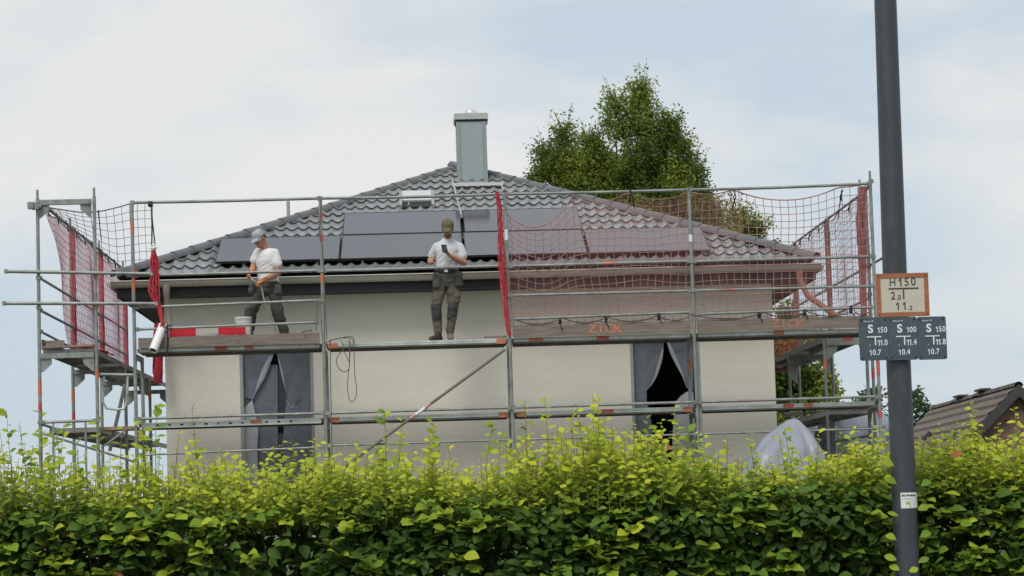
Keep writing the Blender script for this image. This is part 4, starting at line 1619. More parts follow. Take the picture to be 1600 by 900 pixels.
rn = net('pale pink side net receding behind the roof corner near the sign post', Pright, 48, 18, M['netdark'], .0036, M['veil_right'])
for q in range(7):
    y = 1.3 + q * .85
    mb = MB()
    c = Vector((RX1 - .03, y, 6.03))
    mb.path([c + Vector((0, 0, .03)), c + Vector((-.02, .02, -.04)), c + Vector((-.03, .03, -.13))], .010, 5)
    mb.build('net_tie', M['black'], rn)
for y in RY[1:]:
    mb = MB()
    rs = random.Random(int(y * 10))
    for k in range(16):
        a = rs.uniform(0, 6.28)
        rr = .03 * math.sqrt(rs.random()) + .02
        mb.path([Vector((RX1 + math.cos(a + rs.uniform(-.3, .3)) * rr, y + math.sin(a) * rr, 6.05 - 2.0 * q / 10)) for q in range(11)], .008, 4, 0, False)
    mb.build('net_fold', M['netrust'], rn, smooth='all', kind='stuff', fix=False)


def Pback(u, v):
    return Vector((9.1 + 1.3 * u, 7.3 + .05 * math.sin(9 * u + 3 * v), 4.62 - .78 * v + .1 * u * (1 - v)))


net('rust red net closing the far end of the side run, foliage behind it', Pback, 14, 9, M['netrust'], .006, M['veil_back'])

# ------------------------------------------------------------------ loose things on the scaffold
# coil of cable hung over the deck edge
mb = MB()
Yc = -.05
mb.path(curve([at(516, 530, Yc), at(516, 560, Yc), at(517, 620, Yc), at(519, 720, Yc)]), .006, 6)
mb.path(curve([at(514, 534, Yc), at(525, 529, Yc), at(540, 528, Yc), at(551, 531, Yc - .01), at(553, 545, Yc), at(554, 580, Yc), at(557, 605, Yc), at(556, 620, Yc), at(550, 628, Yc), at(545, 622, Yc), at(543, 600, Yc), at(546, 570, Yc), at(547, 540, Yc), at(544, 532, Yc)]), .006, 6)
mb.path(curve([at(547, 533, Yc - .02), at(546, 560, Yc - .02), at(545, 576, Yc - .02), at(538, 581, Yc - .02), at(529, 575, Yc - .02), at(526, 562, Yc - .02), at(531, 552, Yc - .02), at(537, 543, Yc - .02), at(533, 533, Yc - .02)]), .006, 6)
mb.path(curve([at(536, 546, Yc - .01), at(545, 564, Yc - .01)]), .006, 6)
mb.path(curve([at(505, 538, Yc), at(520, 531, Yc - .01), at(548, 526, Yc), at(554, 534, Yc)]), .007, 6)
tag(mb.build('cable_coil', M['cable'], None, smooth='all'), 'thin grey cable hung in loops over the deck edge between the two workers', 'cable')
mb = MB()
mb.path(curve([at(502, 308, -.05), at(499, 360, -.05), at(500, 372, -.06), at(505, 400, -.045), at(508, 480, -.05), at(511, 530, -.05)]), .006, 6)
mb.path(curve([at(497, 470, -.04), at(495, 500, -.04), at(494, 516, -.04)]), .006, 6)
tag(mb.build('cable', M['cable'], None, smooth='all'), 'thin dark cable running down the second post of the front run', 'cable')
# white drain pipe poking out over the toe board
p0, p1 = at(255, 508, .02), at(239, 548, -.20)
mb = MB()
mb.path([p0, p1], .060, 20, 0, False)
mb.path([p1, p0], .054, 20, 0, False)
dd = (p1 - p0).normalized()
ax = dd.cross(Vector((0, 0, 1))).normalized()
bx = ax.cross(dd)
ro = [p1 + (ax * math.cos(a) + bx * math.sin(a)) * .060 for a in [2 * math.pi * k / 20 for k in range(21)]]
ri = [p1 + (ax * math.cos(a) + bx * math.sin(a)) * .054 for a in [2 * math.pi * k / 20 for k in range(21)]]
mb.grid([ro, ri])
mi_ = p1.lerp(p0, .06)
mb.add([mi_ + (ax * math.cos(a) + bx * math.sin(a)) * .0535 for a in [2 * math.pi * k / 20 for k in range(20)]], [tuple(range(20))], 1)  # black disc across the bore paints the shade inside the pipe
tag(mb.build('drain_pipe', [M['pvc'], M['black']], None, smooth=True), 'short white plastic pipe sticking out over the weathered toe board', 'pipe')
mb = MB()
c = at(262, 510, -.045)
mb.path([c + Vector((0, -.01, .02)), at(262, 530, -.05), at(261, 556, -.05)], .010, 6)
mb.path([at(256, 513, -.04), at(266, 507, -.05), at(268, 515, -.05), at(258, 520, -.05), at(256, 512, -.05)], .009, 6)
tag(mb.build('strap', M['black'], None), 'black strap knotted round the lowest rail beside the white pipe', 'strap')
# red and white barrier board leaning behind the toe board
p0, p1 = at(252, 520, .10), at(386, 515, .10)
bb = thing('barrier_board', (p0 + p1) / 2, 'red and white striped barrier board lying behind the toe board next to the bucket', 'barrier board')
seg = [(252, 265, 1), (265, 306, 0), (306, 341, 1), (341, 384, 0), (384, 390, 1)]
for xa, xb, w in seg:
    mb = MB()
    a, b = at(xa, 519, .10), at(xb, 519 - (xb - xa) * .03, .10)
    z0, z1 = ZD1 + .01, ZD1 + .262
    mb.box(a.x, b.x, .10, .122, z0, z1)
    mb.build('red_stripe' if not w else 'white_stripe', M['redwhite_w'] if w else M['redwhite_r'], bb)
# bucket
c = at(381, 515, .30)
bk = thing('bucket', (c.x, .30, ZD1), 'white plastic bucket at the feet of the worker in the grey cap', 'bucket')
mb = MB()
zb, zt = ZD1 + .002, ZD1 + .415
ring = lambda r, z: [(c.x + math.cos(a) * r, .30 + math.sin(a) * r, z) for a in [2 * math.pi * k / 24 for k in range(25)]]
mb.grid([ring(.085, zb), ring(.115, zt - .03), ring(.122, zt - .03), ring(.122, zt), ring(.112, zt), ring(.083, zb + .01)])
mb.add(ring(.084, zb + .011)[:-1], [tuple(range(24))])
mb.build('body', M['bucket'], bk, smooth=True)
mb = MB()
mb.path([(c.x + math.cos(a) * .122, .30 - .06 * math.sin(a) - .02, zt - .02 - .10 * math.sin(a)) for a in [math.pi * k / 12 for k in range(13)]], .004, 5)
mb.build('handle', M['galv'], bk)
mb = MB()    # loose batten on deck of the second bay
a, b = at(756, 527, .2), at(792, 526, .2)
mb.obox((a + b) / 2, ((b - a).x / 2, 0, 0), (0, .04, 0), (0, 0, .012))
tag(mb.build('batten', M['wood'], None), 'short dark batten lying on the open deck under the red net bundle', 'batten')
# twisted twigs of cut rope on the first bay's toe board
mb = MB()
mb.path([at(470, 521, -.0), at(478, 517, -.02), at(488, 516, -.02), at(484, 520, -.02), at(476, 524, -.03), at(480, 527, -.03)], .009, 5)
tag(mb.build('rope_end', M['cable'], None), 'frayed rope end lying on the weathered toe board near the second post', 'rope')

# ------------------------------------------------------------------ lamp post and its plates
PX, PY = 6.211, -19.40
post = thing('lamp_post', (PX, PY, 0.1), 'dark grey round lamp post standing against the hedge, carrying the plates', 'lamp post')
mb = MB()
mb.path([(PX - .004, PY, 0.1), (PX - .0015, PY, 1.28), (PX + .0, PY, 2.65), (PX + .012, PY, 4.0), (PX + .02, PY, 5.2)], [.0605, .0585, .058, .0535, .050], 32)
mb.build('pole', M['polegrey'], post, smooth=True)
mb = MB()
mb.path([(PX + .02, PY, 5.16), (PX + .02, PY, 5.24), (PX + .02, PY, 5.27)], [.054, .054, .03], 24)
mb.build('pole_cap', M['polegrey'], post, smooth=True)
for z in (2.62, 2.51, 2.43, 2.29):
    mb = MB()
    mb.path([(PX + .0, PY, z - .008), (PX + .0, PY, z + .008)], .0605, 28)
    mb.build('clamp_band', M['steel'], post, smooth=True)


def plate(mb, x0, x1, z0, z1, yf, t, r, m=0):
    out = []
    for cx, cz, a0 in ((x1 - r, z1 - r, 0), (x0 + r, z1 - r, 90), (x0 + r, z0 + r, 180), (x1 - r, z0 + r, 270)):
        for k in range(5):
            a = math.radians(a0 + 90 * k / 4)
            out.append((cx + math.cos(a) * r, cz + math.sin(a) * r))
    n = len(out)
    vs = [(x, yf, z) for x, z in out] + [(x, yf + t, z) for x, z in out]
    fs = [tuple(range(n - 1, -1, -1)), tuple(range(n, 2 * n))] + [(i, (i + 1) % n, n + (i + 1) % n, n + i) for i in range(n)]
    mb.add(vs, fs, m)


def screw(mb, x, z, y, r=.0042, m=0):
    mb.path([(x, y, z), (x, y - .003, z)], [r, r * .8], 10, m)


# hydrant plate
hx0_, hx1_, hz0_, hz1_ = 6.100, 6.353, 2.450, 2.657
hy = PY - .078
hyd = thing('hydrant_sign', ((hx0_ + hx1_) / 2, hy, hz0_), 'cream hydrant plate reading H150 with a rusty orange border, upper plate on the lamp post', 'sign')
mb = MB()
plate(mb, hx0_, hx1_, hz0_, hz1_, hy, .006, .006)
mb.build('backing_plate', M['signcream'], hyd)
mb = MB()
bw = .021
yf = hy - .0035
for (a, b, c, d) in ((hx0_, hx1_, hz1_ - bw, hz1_), (hx0_, hx1_, hz0_, hz0_ + bw), (hx0_, hx0_ + bw, hz0_ + bw, hz1_ - bw), (hx1_ - bw, hx1_, hz0_ + bw, hz1_ - bw)):
    mb.box(a, b, yf, hy - .0005, c, d)
fr = mb.build('border', M['signrust'], hyd)
mb = MB()
for x in (hx0_ + .012, hx1_ - .012):
    for z in (hz0_ + .012, hz1_ - .012):
        screw(mb, x, z, yf)
mb.build('screw', M['boot'], fr)


def sgn(px, py):
    return at(px, py, hy)


yl = hy - .0012


def put(body, px, py, hpx, parent, m, y, nm='lettering', sx=.88, bold=.0):
    c = at(px, py, y)
    return text(body, nm, (c.x, y, c.z), hpx / 323.0 / .70, m, parent, .0008, sx=sx, bold=bold)


for ch, px, py, h in (('H', 1394.5, 441.5, 12), ('1', 1407, 441.2, 12.5), ('5', 1416.5, 440.8, 12.5), ('0', 1427, 440.3, 12.8), ('2', 1395.5, 462.5, 12), ('.', 1402.0, 463.5, 11),
                      ('0', 1405.5, 464.8, 8), ('1', 1403, 478.5, 11.5), ('1', 1413.5, 478.0, 11.5), ('.', 1419.5, 479.5, 9), ('2', 1423.5, 481.3, 7)):
    put(ch, px, py, h, hyd, M['ink'], yl)
mb = MB()
a, b = sgn(1388, 451.3), sgn(1435, 450.7)
mb.box(a.x, b.x, hy - .002, hy - .0008, a.z - .0028, a.z + .0028)
c, d2 = sgn(1411.5, 452.5), sgn(1412, 467)
mb.box(c.x - .003, c.x + .003, hy - .002, hy - .0008, d2.z, c.z - .0002)
mb.build('lettering', M['ink'], hyd)

# three valve plates
VG = 'blue grey valve plates in a row on the lamp post'
vy = PY - .080
vx0 = 6.0095
for i, (dn, v1, v2, lb) in enumerate((('150', '11.0', '10.7', 'blue grey valve plate reading S 150 and 11.0, the one nearest the scaffold'),
                                      ('100', '11.4', '10.4', 'blue grey valve plate reading S 100 and 11.4 between the other two plates'),
                                      ('150', '11.8', '10.7', 'blue grey valve plate reading S 150 and 11.8, with free sky beside it'))):
    x0 = vx0 + i * .1402
    x1 = x0 + .139
    z1 = 2.4500 - i * .0018
    z0 = z1 - .205
    vp = thing('valve_sign', ((x0 + x1) / 2, vy, z0), lb, 'sign', VG)
    mb = MB()
    plate(mb, x0, x1, z0, z1, vy, .006, .010)
    mb.build('plate', M['signblue'], vp)
    Y = vy - .0012
    S = .139 / 45.5            # metres per survey pixel on the plate

    def vt(body, px, py, h, sx=.9, bold=0.0):
        text(body, 'lettering', (x0 + px * S, Y, z1 - py * S), h * S / .70, M['signwhite'], vp, .0008, sx=sx, bold=bold)
    vt('S', 18.0, 18.5, 12.5, 1.0, .0016)
    for ch, px in zip(dn, (31.0, 36.0, 41.8)):
        vt(ch, px, 20.3, 8.6, .82, .0005)
    for ch, px in zip(v1, (30.3, 34.2, 37.9, 41.6)):
        vt(ch, px, 40.0, 8.8, .82, .0005)
    vt('.', 16.2, 40.5, 8)
    for ch, px in zip(v2, (17.0, 22.5, 26.6, 30.6)):
        vt(ch, px, 55.0, 8.4, .85, .0005)
    vt('Wasser W', 15.5, 6.2, 2.7, .95)
    mb = MB()
    mb.box(x0 + 11.8 * S, x0 + 34.5 * S, Y - .0006, Y + .0008, z1 - 31.2 * S, z1 - 29.5 * S)
    mb.box(x0 + 24.0 * S, x0 + 26.0 * S, Y - .0006, Y + .0008, z1 - 43.6 * S, z1 - 31.25 * S)
    mb.build('lettering', M['signwhite'], vp)
    for x in (x0 + .013, x1 - .013):
        for z in (z0 + .012, z1 - .012):
            mb = MB()
            screw(mb, x, z, vy, .005)
            mb.build('screw', M['black'], vp)
# sticker bent round the pole
mb = MB()
stk = thing('sticker', (PX, PY - .06, 1.54), 'small white sticker with black heading wrapped on the lamp post above the hedge leaves', 'sticker')


def polept(x, z, r=.0592):
    s = max(-.98, min(.98, (x - PX) / r))
    return Vector((PX + r * s, PY - r * math.sqrt(1 - s * s), z))


sx0, sx1, sz0, sz1 = PX - .030, PX + .056, 1.541, 1.615
mb.grid([[polept(sx0 + (sx1 - sx0) * i / 14, z) for i in range(15)] for z in (sz0, (sz0 + sz1) / 2, sz1)])
mb.build('paper', M['sticker'], stk, smooth='all')
mb = MB()
for x0, x1, z0, z1 in ((.006, .012, .055, .065), (.0135, .019, .055, .065), (.024, .029, .055, .065), (.0305, .035, .057, .066), (.0365, .0385, .056, .065), (.0405, .047, .056, .064), (.0485, .056, .056, .064), (.0575, .065, .056, .063), (.066, .072, .056, .063)):
    mb.grid([[polept(sx0 + x0 + (x1 - x0) * i / 2, sz0 + z, .0597) for i in range(3)] for z in (z0, z1)])
for k in range(12):
    x0 = .007 + k * .004
    mb.grid([[polept(sx0 + x0 + .0032 * i / 1, sz0 + z, .0597) for i in range(2)] for z in (.043, .0452)])
mb.build('print', M['ink'], stk)
mb = MB()
mb.grid([[polept(sx0 + .022 + .022 * i / 3, sz0 + z, .0597) for i in range(4)] for z in (.018, .031)])
mb.grid([[polept(sx0 + .040 + .005 * i / 1, sz0 + z, .0598) for i in range(2)] for z in (.005, .028)])
mb.build('picture', M['stickergreen'], stk)


# ------------------------------------------------------------------ leaves
def leaf_template(fold_=.22, curl=.25, wid=.60):
    st = [(0, 0), (.14, .30), (.38, .50), (.62, .46), (.84, .24), (1, 0)]
    vs, fs = [], []
    for t, w in st:
        z = -curl * (t - .35) ** 2
        ww = w * wid
        if w == 0:
            vs.append((t, 0, z))
        else:
            vs += [(t, ww, z + fold_ * ww), (t, 0, z), (t, -ww, z + fold_ * ww)]
    fs += [(0, 2, 1), (0, 3, 2)]
    for k in range(3):
        b = 1 + 3 * k
        fs += [(b, b + 1, b + 4, b + 3), (b + 1, b + 2, b + 5, b + 4)]
    b = 10
    fs += [(b, b + 1, 13), (b + 1, b + 2, 13)]
    return np.array(vs, float), fs


def frames(dirs, norms):
    d = dirs / np.linalg.norm(dirs, axis=1, keepdims=True)
    n = norms - (norms * d).sum(1, keepdims=True) * d
    n /= np.linalg.norm(n, axis=1, keepdims=True) + 1e-9
    s = np.cross(n, d)
    return np.stack([d, s, n], axis=2)          # columns


def leaves_mesh(name, templ, pos, rot, size, tone, material, org):
    tv, tf = templ
    nv = len(tv)
    n = len(pos)
    var = np.stack([np.ones(n), rng.uniform(.78, 1.28, n), rng.uniform(.3, 1.9, n)], 1) if nv > 4 else np.ones((n, 3))
    V = np.einsum('nij,nkj->nki', rot, tv[None] * var[:, None, :]) * size[:, None, None] + pos[:, None, :] - np.array(org)
    me = bpy.data.meshes.new(name)
    fl = [len(f) for f in tf]
    tot = sum(fl)
    base = np.concatenate([np.array(f) for f in tf])
    me.vertices.add(n * nv)
    me.vertices.foreach_set('co', V.reshape(-1))
    me.loops.add(n * tot)
    me.loops.foreach_set('vertex_index', (base[None, :] + (np.arange(n) * nv)[:, None]).ravel())
    me.polygons.add(n * len(tf))
    starts = np.concatenate([[0], np.cumsum(fl)[:-1]])
    me.polygons.foreach_set('loop_start', (starts[None, :] + (np.arange(n) * tot)[:, None]).ravel())
    me.polygons.foreach_set('use_smooth', np.ones(n * len(tf), bool))
    a = me.attributes.new('tone', 'FLOAT', 'POINT')
    a.data.foreach_set('value', np.repeat(tone, nv))
    me.materials.append(material)
    me.update(calc_edges=True)
    me.validate()
    return me


LEAF = leaf_template()
HX0, HX1, HY0, HY1, HZ = .3, 8.7, -19.28, -18.5, 1.615
hedge = thing('hedge', ((HX0 + HX1) / 2, -18.9, 0), 'long clipped beech hedge with dark green face and yellow green new shoots on top', 'hedge')
P, D_, Nn, S_, T_ = [], [], [], [], []


def add_leaf(p, d, n, s, t):
    P.append(tuple(p)); D_.append(tuple(d)); Nn.append(tuple(n)); S_.append(s); T_.append(t)


def clump(x, z, seed=0.0):
    return noise.noise(Vector((x * 2.1 + seed, z * 2.6, seed)))


# clipped face and interior
for q in range(32000):
    x = random.uniform(HX0, HX1)
    deep = random.random() ** 1.5
    z = random.uniform(0.05, HZ + .05) if random.random() < .22 else random.uniform(1.12, HZ + .06)
    bul = .09 * noise.noise(Vector((x * 1.6, z * 1.9, 4.2))) + .05 * noise.noise(Vector((x * 5, z * 5, 1.2)))
    round_top = max(0, z - 1.52) * .55
    y = HY0 + bul + round_top + deep * .55
    if 1.15 < z and clump(x, z * 1.2, 9.1) < -.14 and deep < .42 and random.random() < .85:
        continue           # dark hollows
    d = Vector((jit(1), -random.uniform(-.2, 1.0), random.uniform(-.75, .25)))
    n = Vector((jit(.6), -random.uniform(0.05, 1.0), random.uniform(.25, 1)))
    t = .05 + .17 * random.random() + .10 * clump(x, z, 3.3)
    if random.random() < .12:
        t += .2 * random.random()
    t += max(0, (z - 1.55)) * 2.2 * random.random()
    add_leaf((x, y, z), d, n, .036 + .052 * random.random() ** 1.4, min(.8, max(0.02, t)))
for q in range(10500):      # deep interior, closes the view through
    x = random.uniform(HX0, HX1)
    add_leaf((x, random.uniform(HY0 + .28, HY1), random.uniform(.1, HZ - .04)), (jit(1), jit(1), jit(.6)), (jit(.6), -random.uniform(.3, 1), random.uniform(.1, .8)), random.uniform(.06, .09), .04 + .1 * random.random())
# young side shoots on the face: sprays of bright leaves
SHOOTS = []
for q in range(900):
    x = random.uniform(HX0, HX1)
    z = 1.12 + .5 * random.random()
    if clump(x, z, 21) < -.05 and random.random() < .7:
        continue
    p = Vector((x, HY0 + .06 + .09 * noise.noise(Vector((x * 1.6, z * 1.9, 4.2))) + max(0, z - 1.52) * .5, z))
    d = Vector((jit(.8), -1, random.uniform(-.35, .75))).normalized()
    L = random.uniform(.06, .16)
    e_ = p + d * L
    SHOOTS.append((p, e_, .0016))
    nl = random.randint(3, 6)
    tb = random.uniform(.24, .60) if random.random() < .72 else random.uniform(.6, .84)
    for k in range(nl):
        b = p.lerp(e_, (k + .6) / nl)
        side = 1 if k % 2 else -1
        ld = (Vector((side * random.uniform(.4, 1), -.5, jit(.35))) + d * .5)
        add_leaf(b, ld, Vector((jit(.5), -random.uniform(.2, 1.6), 1)), random.uniform(.040, .096), min(1, max(.14, tb + jit(.14))))
# upright new growth on top


def grow_h(x):
    g = .195 + (.04 if x < 2.9 else 0) + .06 * noise.noise(Vector((x * 1.3, .5, 0))) + .05 * noise.noise(Vector((x * 3.7, 2.5, 0)))
    for c, w, h in ((4.85, .30, .07), (6.55, .35, .05), (2.85, .3, .03), (4.1, .3, -.02), (2.2, .3, .03), (5.4, .25, .0), (5.63, .24, -.10), (1.7, .4, .02)):
        g += h * math.exp(-((x - c) / w) ** 2)
    return max(.07, g)


for q in range(3800):
    x = random.uniform(HX0, HX1)
    y = random.uniform(HY0 + .02, HY1)
    h = grow_h(x) * random.uniform(.3, 1.15) * (1 + .55 * noise.noise(Vector((x * 5.5, y * 4, 31))))
    if random.random() < .075:
        h += random.uniform(.06, .20)
    p = Vector((x, y, HZ - .05 + jit(.05) + .07 * noise.noise(Vector((x * 2.2, y * 2, 9)))))
    e_ = p + Vector((jit(.06), jit(.05) - .01, h + .05))
    SHOOTS.append((p, e_, .0017))
    nl = max(4, int((h + .05) / .0175))
    thin = x < 2.9 and h > .15
    for k in range(nl):
        t = (k + .5 + jit(.3)) / nl
        if thin and random.random() < .45:
            continue
        b = p.lerp(e_, min(1, t))
        a = k * 2.4 + jit(.5) + x * 50
        ld = Vector((math.cos(a), math.sin(a), random.uniform(-.15, .7)))
        nn_ = Vector((jit(.7), -random.uniform(-.1, 1.3), 1))
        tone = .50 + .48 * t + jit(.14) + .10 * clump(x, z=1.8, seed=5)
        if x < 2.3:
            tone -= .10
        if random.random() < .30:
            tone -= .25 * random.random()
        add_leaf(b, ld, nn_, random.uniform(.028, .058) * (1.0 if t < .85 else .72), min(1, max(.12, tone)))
# a few lone tall shoots seen against the house and the sky
for px, py, hh in ((300, 636, .22), (66, 640, .2), (40, 690, .2), (85, 680, .2), (190, 670, .2), (120, 690, .2), (10, 640, .2), (222, 655, .2), (245, 630, .25), (100, 660, .16), (600, 640, .15), (893, 640, .14), (820, 625, .16), (1010, 648, .2), (1225, 668, .12), (1310, 668, .15), (1515, 655, .22), (1490, 668, .15), (30, 660, .2), (150, 650, .15), (1075, 668, .14), (770, 660, .12), (675, 655, .12)):
    e_ = at(px, py, -19.0 + jit(.15))
    p = e_ + Vector((jit(.05), jit(.04), -hh - .12))
    SHOOTS.append((p, e_, .0017))
    for k in range(9):
        t = .25 + .75 * (k + random.random() * .9) / 9
        a = k * 2.4 + px + jit(.6)
        add_leaf(p.lerp(e_, min(1, t)), Vector((math.cos(a), .6 * math.sin(a) - .2, random.uniform(-.3, .9))), Vector((jit(.8), -random.uniform(.1, 1.2), .8)), random.uniform(.026, .060), random.uniform(.38, .85))
# leaves lapping round the lamp post
for px, py, sx_ in ((1392, 720, -1), (1397, 748, -1), (1401, 800, -1), (1437, 790, 1), (1440, 752, 1), (1398, 836, -1), (1440, 832, 1), (1396, 868, -1), (1437, 872, 1), (1420, 888, 1), (1404, 884, -1)):
    c = at(px, py, PY - .075)
    add_leaf(c + Vector((sx_ * .045, 0, 0)), Vector((-sx_ * .9, -.2, -.3)), Vector((0, -.8, .6)), random.uniform(.05, .065), random.uniform(.4, .8))
P, D_, Nn, S_, T_ = np.array(P), np.array(D_), np.array(Nn), np.array(S_), np.array(T_)
RT = frames(D_, Nn)
# the 300 leaves that show largest: parts of their own
cv = np.array(CAM)
ctr = P + RT[:, :, 0] * S_[:, None] * .5
rel = ctr - cv
dist = np.linalg.norm(rel, axis=1)
sx_ = rel @ np.array(CR) / (rel @ np.array(CF)) * FPX + PPX
sy_ = PPY - rel @ np.array(CU) / (rel @ np.array(CF)) * FPX
facing = np.abs((RT[:, :, 2] * rel).sum(1)) / dist
score = S_ ** 2 * facing / dist ** 2
score[(sx_ < 0) | (sx_ > 1600) | (sy_ > 900)] = 0
score[(P[:, 2] < 1.62) & (P[:, 1] > HY0 + .06)] *= .3
top = np.argsort(-score)[:300]
rest = np.ones(len(P), bool)
rest[top] = False
me = leaves_mesh('foliage', LEAF, P[rest], RT[rest], S_[rest], T_[rest], M['hedgeleaf'], world_origin(hedge))
fo = bpy.data.objects.new('foliage', me)
link(fo, hedge)
fo['kind'] = 'stuff'
one = {}
for q, i in enumerate(top):
    tn = round(float(T_[i]) * 12) / 12
    if tn not in one:
        one[tn] = leaves_mesh('leaf', LEAF, np.zeros((1, 3)), np.eye(3)[None], np.ones(1), np.array([tn]), M['hedgeleaf'], (0, 0, 0))
    o_ = bpy.data.objects.new('leaf', one[tn])
    link(o_, hedge, tuple(P[i]))
    o_.rotation_euler = Matrix(RT[i].tolist()).to_euler()
    o_.scale = (S_[i],) * 3
rust = leaves_mesh('leaf', LEAF, np.zeros((1, 3)), np.eye(3)[None], np.ones(1), np.array([.5]), M['rustleaf'], (0, 0, 0))
for px, py, s in ((1484, 712, .07), (172, 893, .07), (1040, 700, .04), (1378, 690, .03)):
    o_ = bpy.data.objects.new('leaf', rust)
    c = at(px, py, HY0 - .03)
    link(o_, hedge, c)
    o_.rotation_euler = (math.radians(55), jit(.4), jit(1))
    o_.scale = (s,) * 3
    o_['label'] = 'rusty orange leaf'
mb = MB()
for a, b, r in SHOOTS:
    mb.path([a, a.lerp(b, .5) + Vector((jit(.006), jit(.006), 0)), b], [r * 1.3, r, r * .6], 4, 0, False)
mb.build('twigs', M['twig'], hedge, smooth='all', kind='stuff', fix=False)
mb = MB()
for q in range(330):
    x, y = random.uniform(HX0, HX1), random.uniform(HY0 + .15, HY1 - .1)
    p = Vector((x, y, random.uniform(0, .9)))
    mb.path([p, p + Vector((jit(.1), jit(.08), .4)), p + Vector((jit(.2), jit(.15), HZ - p.z - .08))], [.009, .006, .002], 5, 0, False)
mb.build('branches', M['bark'], hedge, smooth='all', kind='stuff', fix=False)


# ------------------------------------------------------------------ trees
def tree(base, label, spires, material, leaf, dens, seed, trunk_r=.22, group=None, lim=None):
    """spires: (top x, top y, bottom y, half width px) sighted outlines on the vertical plane of the trunk"""
    rs = random.Random(seed)
    root = thing('tree', base, label, 'tree', group)
    Yt = base[1]
    wood = MB()
    pos, dirs, nor, siz, ton = [], [], [], [], []
    base = Vector(base)
    fork = None
    tops = []
    for tx, ty, by, hw in spires:
        a, b = at(tx, ty + 36 * (.3 if leaf > .2 else 1), Yt), at(tx, by, Yt)
        tops.append((a, b, hw))
    zmin = min(b.z for _, b, _ in tops)
    hub = base + Vector((0, 0, max(1.2, (zmin - base.z) * .75)))
    wood.path([base, base.lerp(hub, .5) + Vector((.05, .03, 0)), hub], [trunk_r, trunk_r * .8, trunk_r * .62], 10)
    scale = (at(1000, 400, Yt) - at(1001, 400, Yt)).length
    limbs = MB()
    for si, (a, b, hw) in enumerate(tops):
        R = hw * scale
        H = a.z - b.z
        yo = rs.uniform(-.6, .6) * R * (1 if si else 0)
        a = a + Vector((0, yo, 0))
        b = b + Vector((0, yo, 0))
        limbs.path([hub, hub.lerp(b, .6) + Vector((rs.uniform(-.1, .1), 0, .2)), b, b.lerp(a, .45) + Vector((rs.uniform(-.06, .06), 0, 0)), b.lerp(a, .86)], [trunk_r * .36, trunk_r * .28, trunk_r * .2, trunk_r * .09, .006], 6, 0, False)
        nb = int(dens * H * (R + .25) * 34)
        for k in range(nb):
            t = rs.random() ** .9
            z = b.z + H * t
            prof_ = (1 - t) ** .85 * min(1, .45 + t * 2.2)
            rad = R * prof_
            an = rs.uniform(0, 2 * math.pi)
            rr = rad * (.25 + .75 * math.sqrt(rs.random()))
            lump = 1 + .5 * noise.noise(Vector((an * 1.3, z * 1.4, si * 3.1 + seed)))
            rr *= lump
            c = b.lerp(a, t)
            if noise.noise(Vector((c.x * 1.2 + math.cos(an) * rr, z * 1.4, math.sin(an) * rr + seed))) < -.48:
                continue
            p = Vector((c.x + math.cos(an) * rr * .72, c.y + math.sin(an) * rr * .9, z - .1))
            up = .75 + .5 * t
            d = Vector((math.cos(an), math.sin(an), up)).normalized()
            L = rs.uniform(.25, .6) * (1 if R > .6 else .7)
            whip = 1.0
            if rs.random() < .10:          # upright whips that break the outline
                L *= 1.5
                whip = .35
                d = Vector((math.cos(an) * .35, math.sin(an) * .35, 1)).normalized()
            if rs.random() < .10 or whip < 1:
                limbs.path([Vector((c.x, c.y, z - .1 - rr * .5)), p, p + d * L], [.014, .008, .003], 3, 0, False)
            light = rs.random()
            for q in range(int(9 + 6 * rs.random())):
                f = rs.random()
                lp = p + d * L * f + Vector((rs.gauss(0, .06), rs.gauss(0, .06), rs.gauss(0, .05))) * whip
                pos.append(tuple(lp))
                dirs.append((rs.gauss(0, 1), rs.gauss(0, 1), rs.gauss(-.1, .6)))
                nor.append((rs.gauss(0, .6), rs.gauss(-.3, .6), rs.gauss(.5, .6)))
                siz.append(leaf * rs.uniform(.7, 1.3))
                ton.append(min(1, max(0, .06 + .62 * light * rs.random() + .55 * noise.noise(Vector((lp.x * 1.1, lp.z * 1.1, seed))) + .12 * rs.random() + (.12 if rs.random() < .07 else 0))))
    pos, dirs, nor = np.array(pos), np.array(dirs), np.array(nor)
    T = (np.array([(0, 0, 0), (.45, .28, .05), (1, 0, -.06), (.45, -.28, .05)], float), [(0, 1, 2), (0, 2, 3)])
    tr = wood.build('trunk', M['bark'], root, smooth=True)
    limbs.build('limbs', M['bark'], root, smooth='all', fix=False)
    me = leaves_mesh('crown', T, pos, frames(dirs, nor), np.array(siz), np.array(ton), material, world_origin(root))
    o_ = bpy.data.objects.new('crown', me)
    link(o_, root)
    return root


